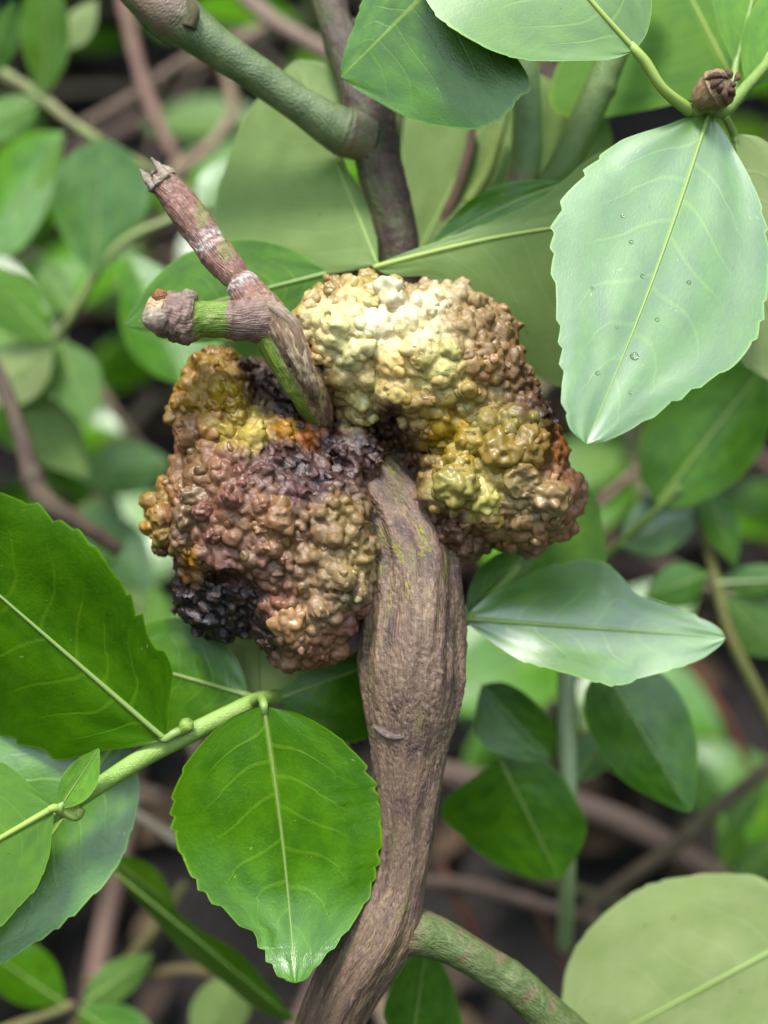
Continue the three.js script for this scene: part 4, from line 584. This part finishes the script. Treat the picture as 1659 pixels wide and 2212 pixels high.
// ---------------------------------------------------------------- ground cover: filler shoots, fallen twigs and litter near the soil
{
  const q = mulberry(77), R = (a, b) => a + (b - a) * q();
  function lowShoot(seed) {                                     // a small upright shoot built round its own foot
    const S = new THREE.Group(), w = mulberry(seed), h = 0.10 + 0.08 * w(), pts = [];
    for (let k = 0; k <= 5; k++) pts.push(new THREE.Vector3((w() - 0.5) * 0.015 * k, h * k / 5, (w() - 0.5) * 0.015 * k));
    const curve = new THREE.CatmullRomCurve3(pts), st = new THREE.Mesh(new THREE.TubeGeometry(curve, 24, 0.0018, 8), new THREE.MeshPhysicalMaterial({ color: new THREE.Color('#7f9048').multiplyScalar(0.6), roughness: 0.6, name: 'stalk' })); st.name = 'stem'; st.castShadow = true; S.add(st);
    for (let k = 0; k < 9; k++) {
      const t = 0.3 + 0.7 * k / 8, b = curve.getPoint(t), a = k * 1.65 + w(), el = 0.15 + 0.5 * w(), L = 0.045 + 0.022 * w(), W = L * 0.27, dir = new THREE.Vector3(Math.cos(a) * Math.cos(el), Math.sin(el), Math.sin(a) * Math.cos(el)), sd = new THREE.Vector3(-Math.sin(a), 0.3 * (w() - 0.5), Math.cos(a)).normalize(), nn = new THREE.Vector3().crossVectors(sd, dir);
      const wf = widthFn(PROFILE), g = grid(10, 26, (x, y) => { const e = 2 * x - 1; return { p: b.clone().addScaledVector(dir, 0.006 + L * y).addScaledVector(sd, e * W * wf(y)).addScaledVector(nn, 0.12 * W * Math.abs(e) - 0.25 * L * y * y + 0.0), u: x, v: y }; });
      const m = new THREE.Mesh(g, [A.deep, A.mid, A.deep, A.green, A.deepGloss][Math.floor(w() * 5)]); m.name = 'leaf'; m.castShadow = m.receiveShadow = true; S.add(m);
    }
    return S;
  }
  const protos = [1, 2, 3, 4].map((k) => lowShoot(300 + k)), GR = 'low leafy shoots rising from the soil';
  const spots = [[-0.19, -0.16], [-0.27, -0.05], [0.20, -0.17], [0.27, -0.06], [0.21, 0.06], [-0.22, 0.08], [0.06, -0.27], [-0.12, -0.30], [0.16, -0.32], [-0.32, -0.26], [0.33, -0.22], [0.0, 0.14], [-0.10, 0.16], [0.12, 0.15], [-0.04, -0.42], [0.24, -0.45], [-0.26, -0.46], [0.40, -0.42], [-0.44, -0.44], [-0.40, 0.0], [0.40, 0.02], [0.08, -0.55], [-0.16, -0.58], [0.06, -0.10], [-0.07, -0.14], [-0.15, -0.22], [0.13, -0.22], [-0.2, -0.34], [0.02, -0.34], [0.28, -0.32], [-0.33, -0.14], [0.15, -0.04], [-0.16, -0.03], [0.34, -0.12], [0.02, -0.19]];
  spots.forEach(([x, z], i) => {
    const o = i < 4 ? protos[i] : protos[i % 4].clone(); o.name = numbered('low_shoot'); o.position.set(x + R(-0.02, 0.02), 0, z + R(-0.02, 0.02)); o.rotation.y = R(0, 6.28); o.scale.setScalar(R(0.8, 1.15));
    o.userData = { label: 'small leafy shoot standing on the soil in the blurred undergrowth', category: 'plant', group: GR }; scene.add(o);
  });
  const tp = [0, 1, 2].map((k) => { const p = []; for (let i = 0; i < 6; i++) p.push(new THREE.Vector3((i - 2.5) * 0.05, 0.004 + 0.012 * q(), (q() - 0.5) * 0.025)); const g = new THREE.TubeGeometry(new THREE.CatmullRomCurve3(p), 40, 0.0022 + 0.0006 * k, 9); const m = new THREE.Mesh(g, new THREE.MeshStandardMaterial({ color: new THREE.Color(['#9c8674', '#b09a80', '#94786a'][k]).multiplyScalar(0.62), bumpMap: barkBump, bumpScale: 0.0006, roughness: 0.8, name: 'dead_wood' })); m.castShadow = m.receiveShadow = true; return m; });
  for (let i = 0; i < 90; i++) { const m = i < 3 ? tp[i] : tp[i % 3].clone(); m.name = numbered('fallen_twig'); const up = i > 40 ? R(0.02, 0.08) : R(0, 0.02); m.position.set(R(-0.42, 0.42), 0.006 + up, R(-0.7, 0.12)); m.rotation.set(R(-0.1, 0.1), R(0, 6.28), R(-1, 1) * Math.atan2(up + 0.01, 0.14)); m.scale.set(R(0.6, 1.2), R(0.7, 1.2), R(0.7, 1.2)); m.userData = { label: 'dead brown twig lying on the dark soil', category: 'twig', group: 'dead twigs on the soil' }; scene.add(m); }
  const lg = grid(6, 10, (x, y) => { const e = 2 * x - 1; return { p: new THREE.Vector3(e * 0.009 * Math.sin(Math.PI * y) ** 0.7, 0.004 * e * e + 0.004 * Math.sin(y * 3), (y - 0.5) * 0.04), u: x, v: y }; });
  const lit = new THREE.InstancedMesh(lg, new THREE.MeshStandardMaterial({ color: 0xffffff, bumpMap: barkBump, bumpScale: 0.001, roughness: 0.9, side: THREE.DoubleSide, name: 'dead_leaf' }), 900), M = new THREE.Matrix4(), Q = new THREE.Quaternion(), E = new THREE.Euler(), c = new THREE.Color();
  for (let i = 0; i < 900; i++) { Q.setFromEuler(E.set(R(-0.5, 0.5), R(0, 6.28), R(-0.6, 0.6))); const k = R(0.4, 1.1); M.compose(new THREE.Vector3(R(-0.6, 0.6), R(0.004, 0.018), R(-0.9, 0.3)), Q, new THREE.Vector3(k, k, k)); lit.setMatrixAt(i, M); c.set(['#5f4a3a', '#84684e', '#453429', '#94785a', '#6b523c'][i % 5]).multiplyScalar(0.55); lit.setColorAt(i, c); }
  lit.name = 'leaf_litter'; lit.castShadow = lit.receiveShadow = true; lit.userData = { kind: 'stuff', label: 'brown dead leaf litter covering the soil', category: 'leaf litter' }; scene.add(lit);
}

{ // leaf ring added round the gap to cut low sky and darken reflections
  const q = mulberry(505), n = 5000, g = grid(4, 8, (x, y) => { const e = 2 * x - 1; return { p: new THREE.Vector3(e * 0.017 * Math.sin(Math.PI * Math.pow(y, 0.85)) ** 0.8, 0.004 * Math.abs(e), (y - 0.5) * 0.062), u: x, v: y }; });
  const m = new THREE.InstancedMesh(g, new THREE.MeshPhysicalMaterial({ color: 0xffffff, roughness: 0.5, side: THREE.DoubleSide, name: 'foliage' }), n), M = new THREE.Matrix4(), Q = new THREE.Quaternion(), E = new THREE.Euler(), c = new THREE.Color();
  for (let i = 0; i < n; i++) {
    const a = q() * 6.283, back = Math.sin(a) > 0.35, r = (back ? 0.55 : 0.62) + 0.4 * q(), h = (back ? 1.0 : 0.85) * Math.pow(q(), 0.8) * (0.8 + 0.25 * Math.sin(a * 5 + 1) + 0.15 * Math.sin(a * 11));  // taller at the back, in place of the person holding the camera
    Q.setFromEuler(E.set((q() - 0.5) * 1.8, q() * 6.283, (q() - 0.5) * 1.8)); const k = 1.4 + 0.9 * q();
    M.compose(new THREE.Vector3(Math.cos(a) * r, 0.01 + h, Math.sin(a) * r - 0.05), Q, new THREE.Vector3(k, k, k)); m.setMatrixAt(i, M); c.set(['#2f6a0c', '#3c7a12', '#4c8a1a', '#285a0a'][i % 4]).multiplyScalar(0.5); m.setColorAt(i, c);
  }
  m.name = 'added_leaf_ring'; m.castShadow = m.receiveShadow = true; m.userData = { kind: 'stuff', label: 'dense green leaf ring added around the gap to hold back low sky light', category: 'foliage' }; scene.add(m);
}

renderer.render(scene, camera);
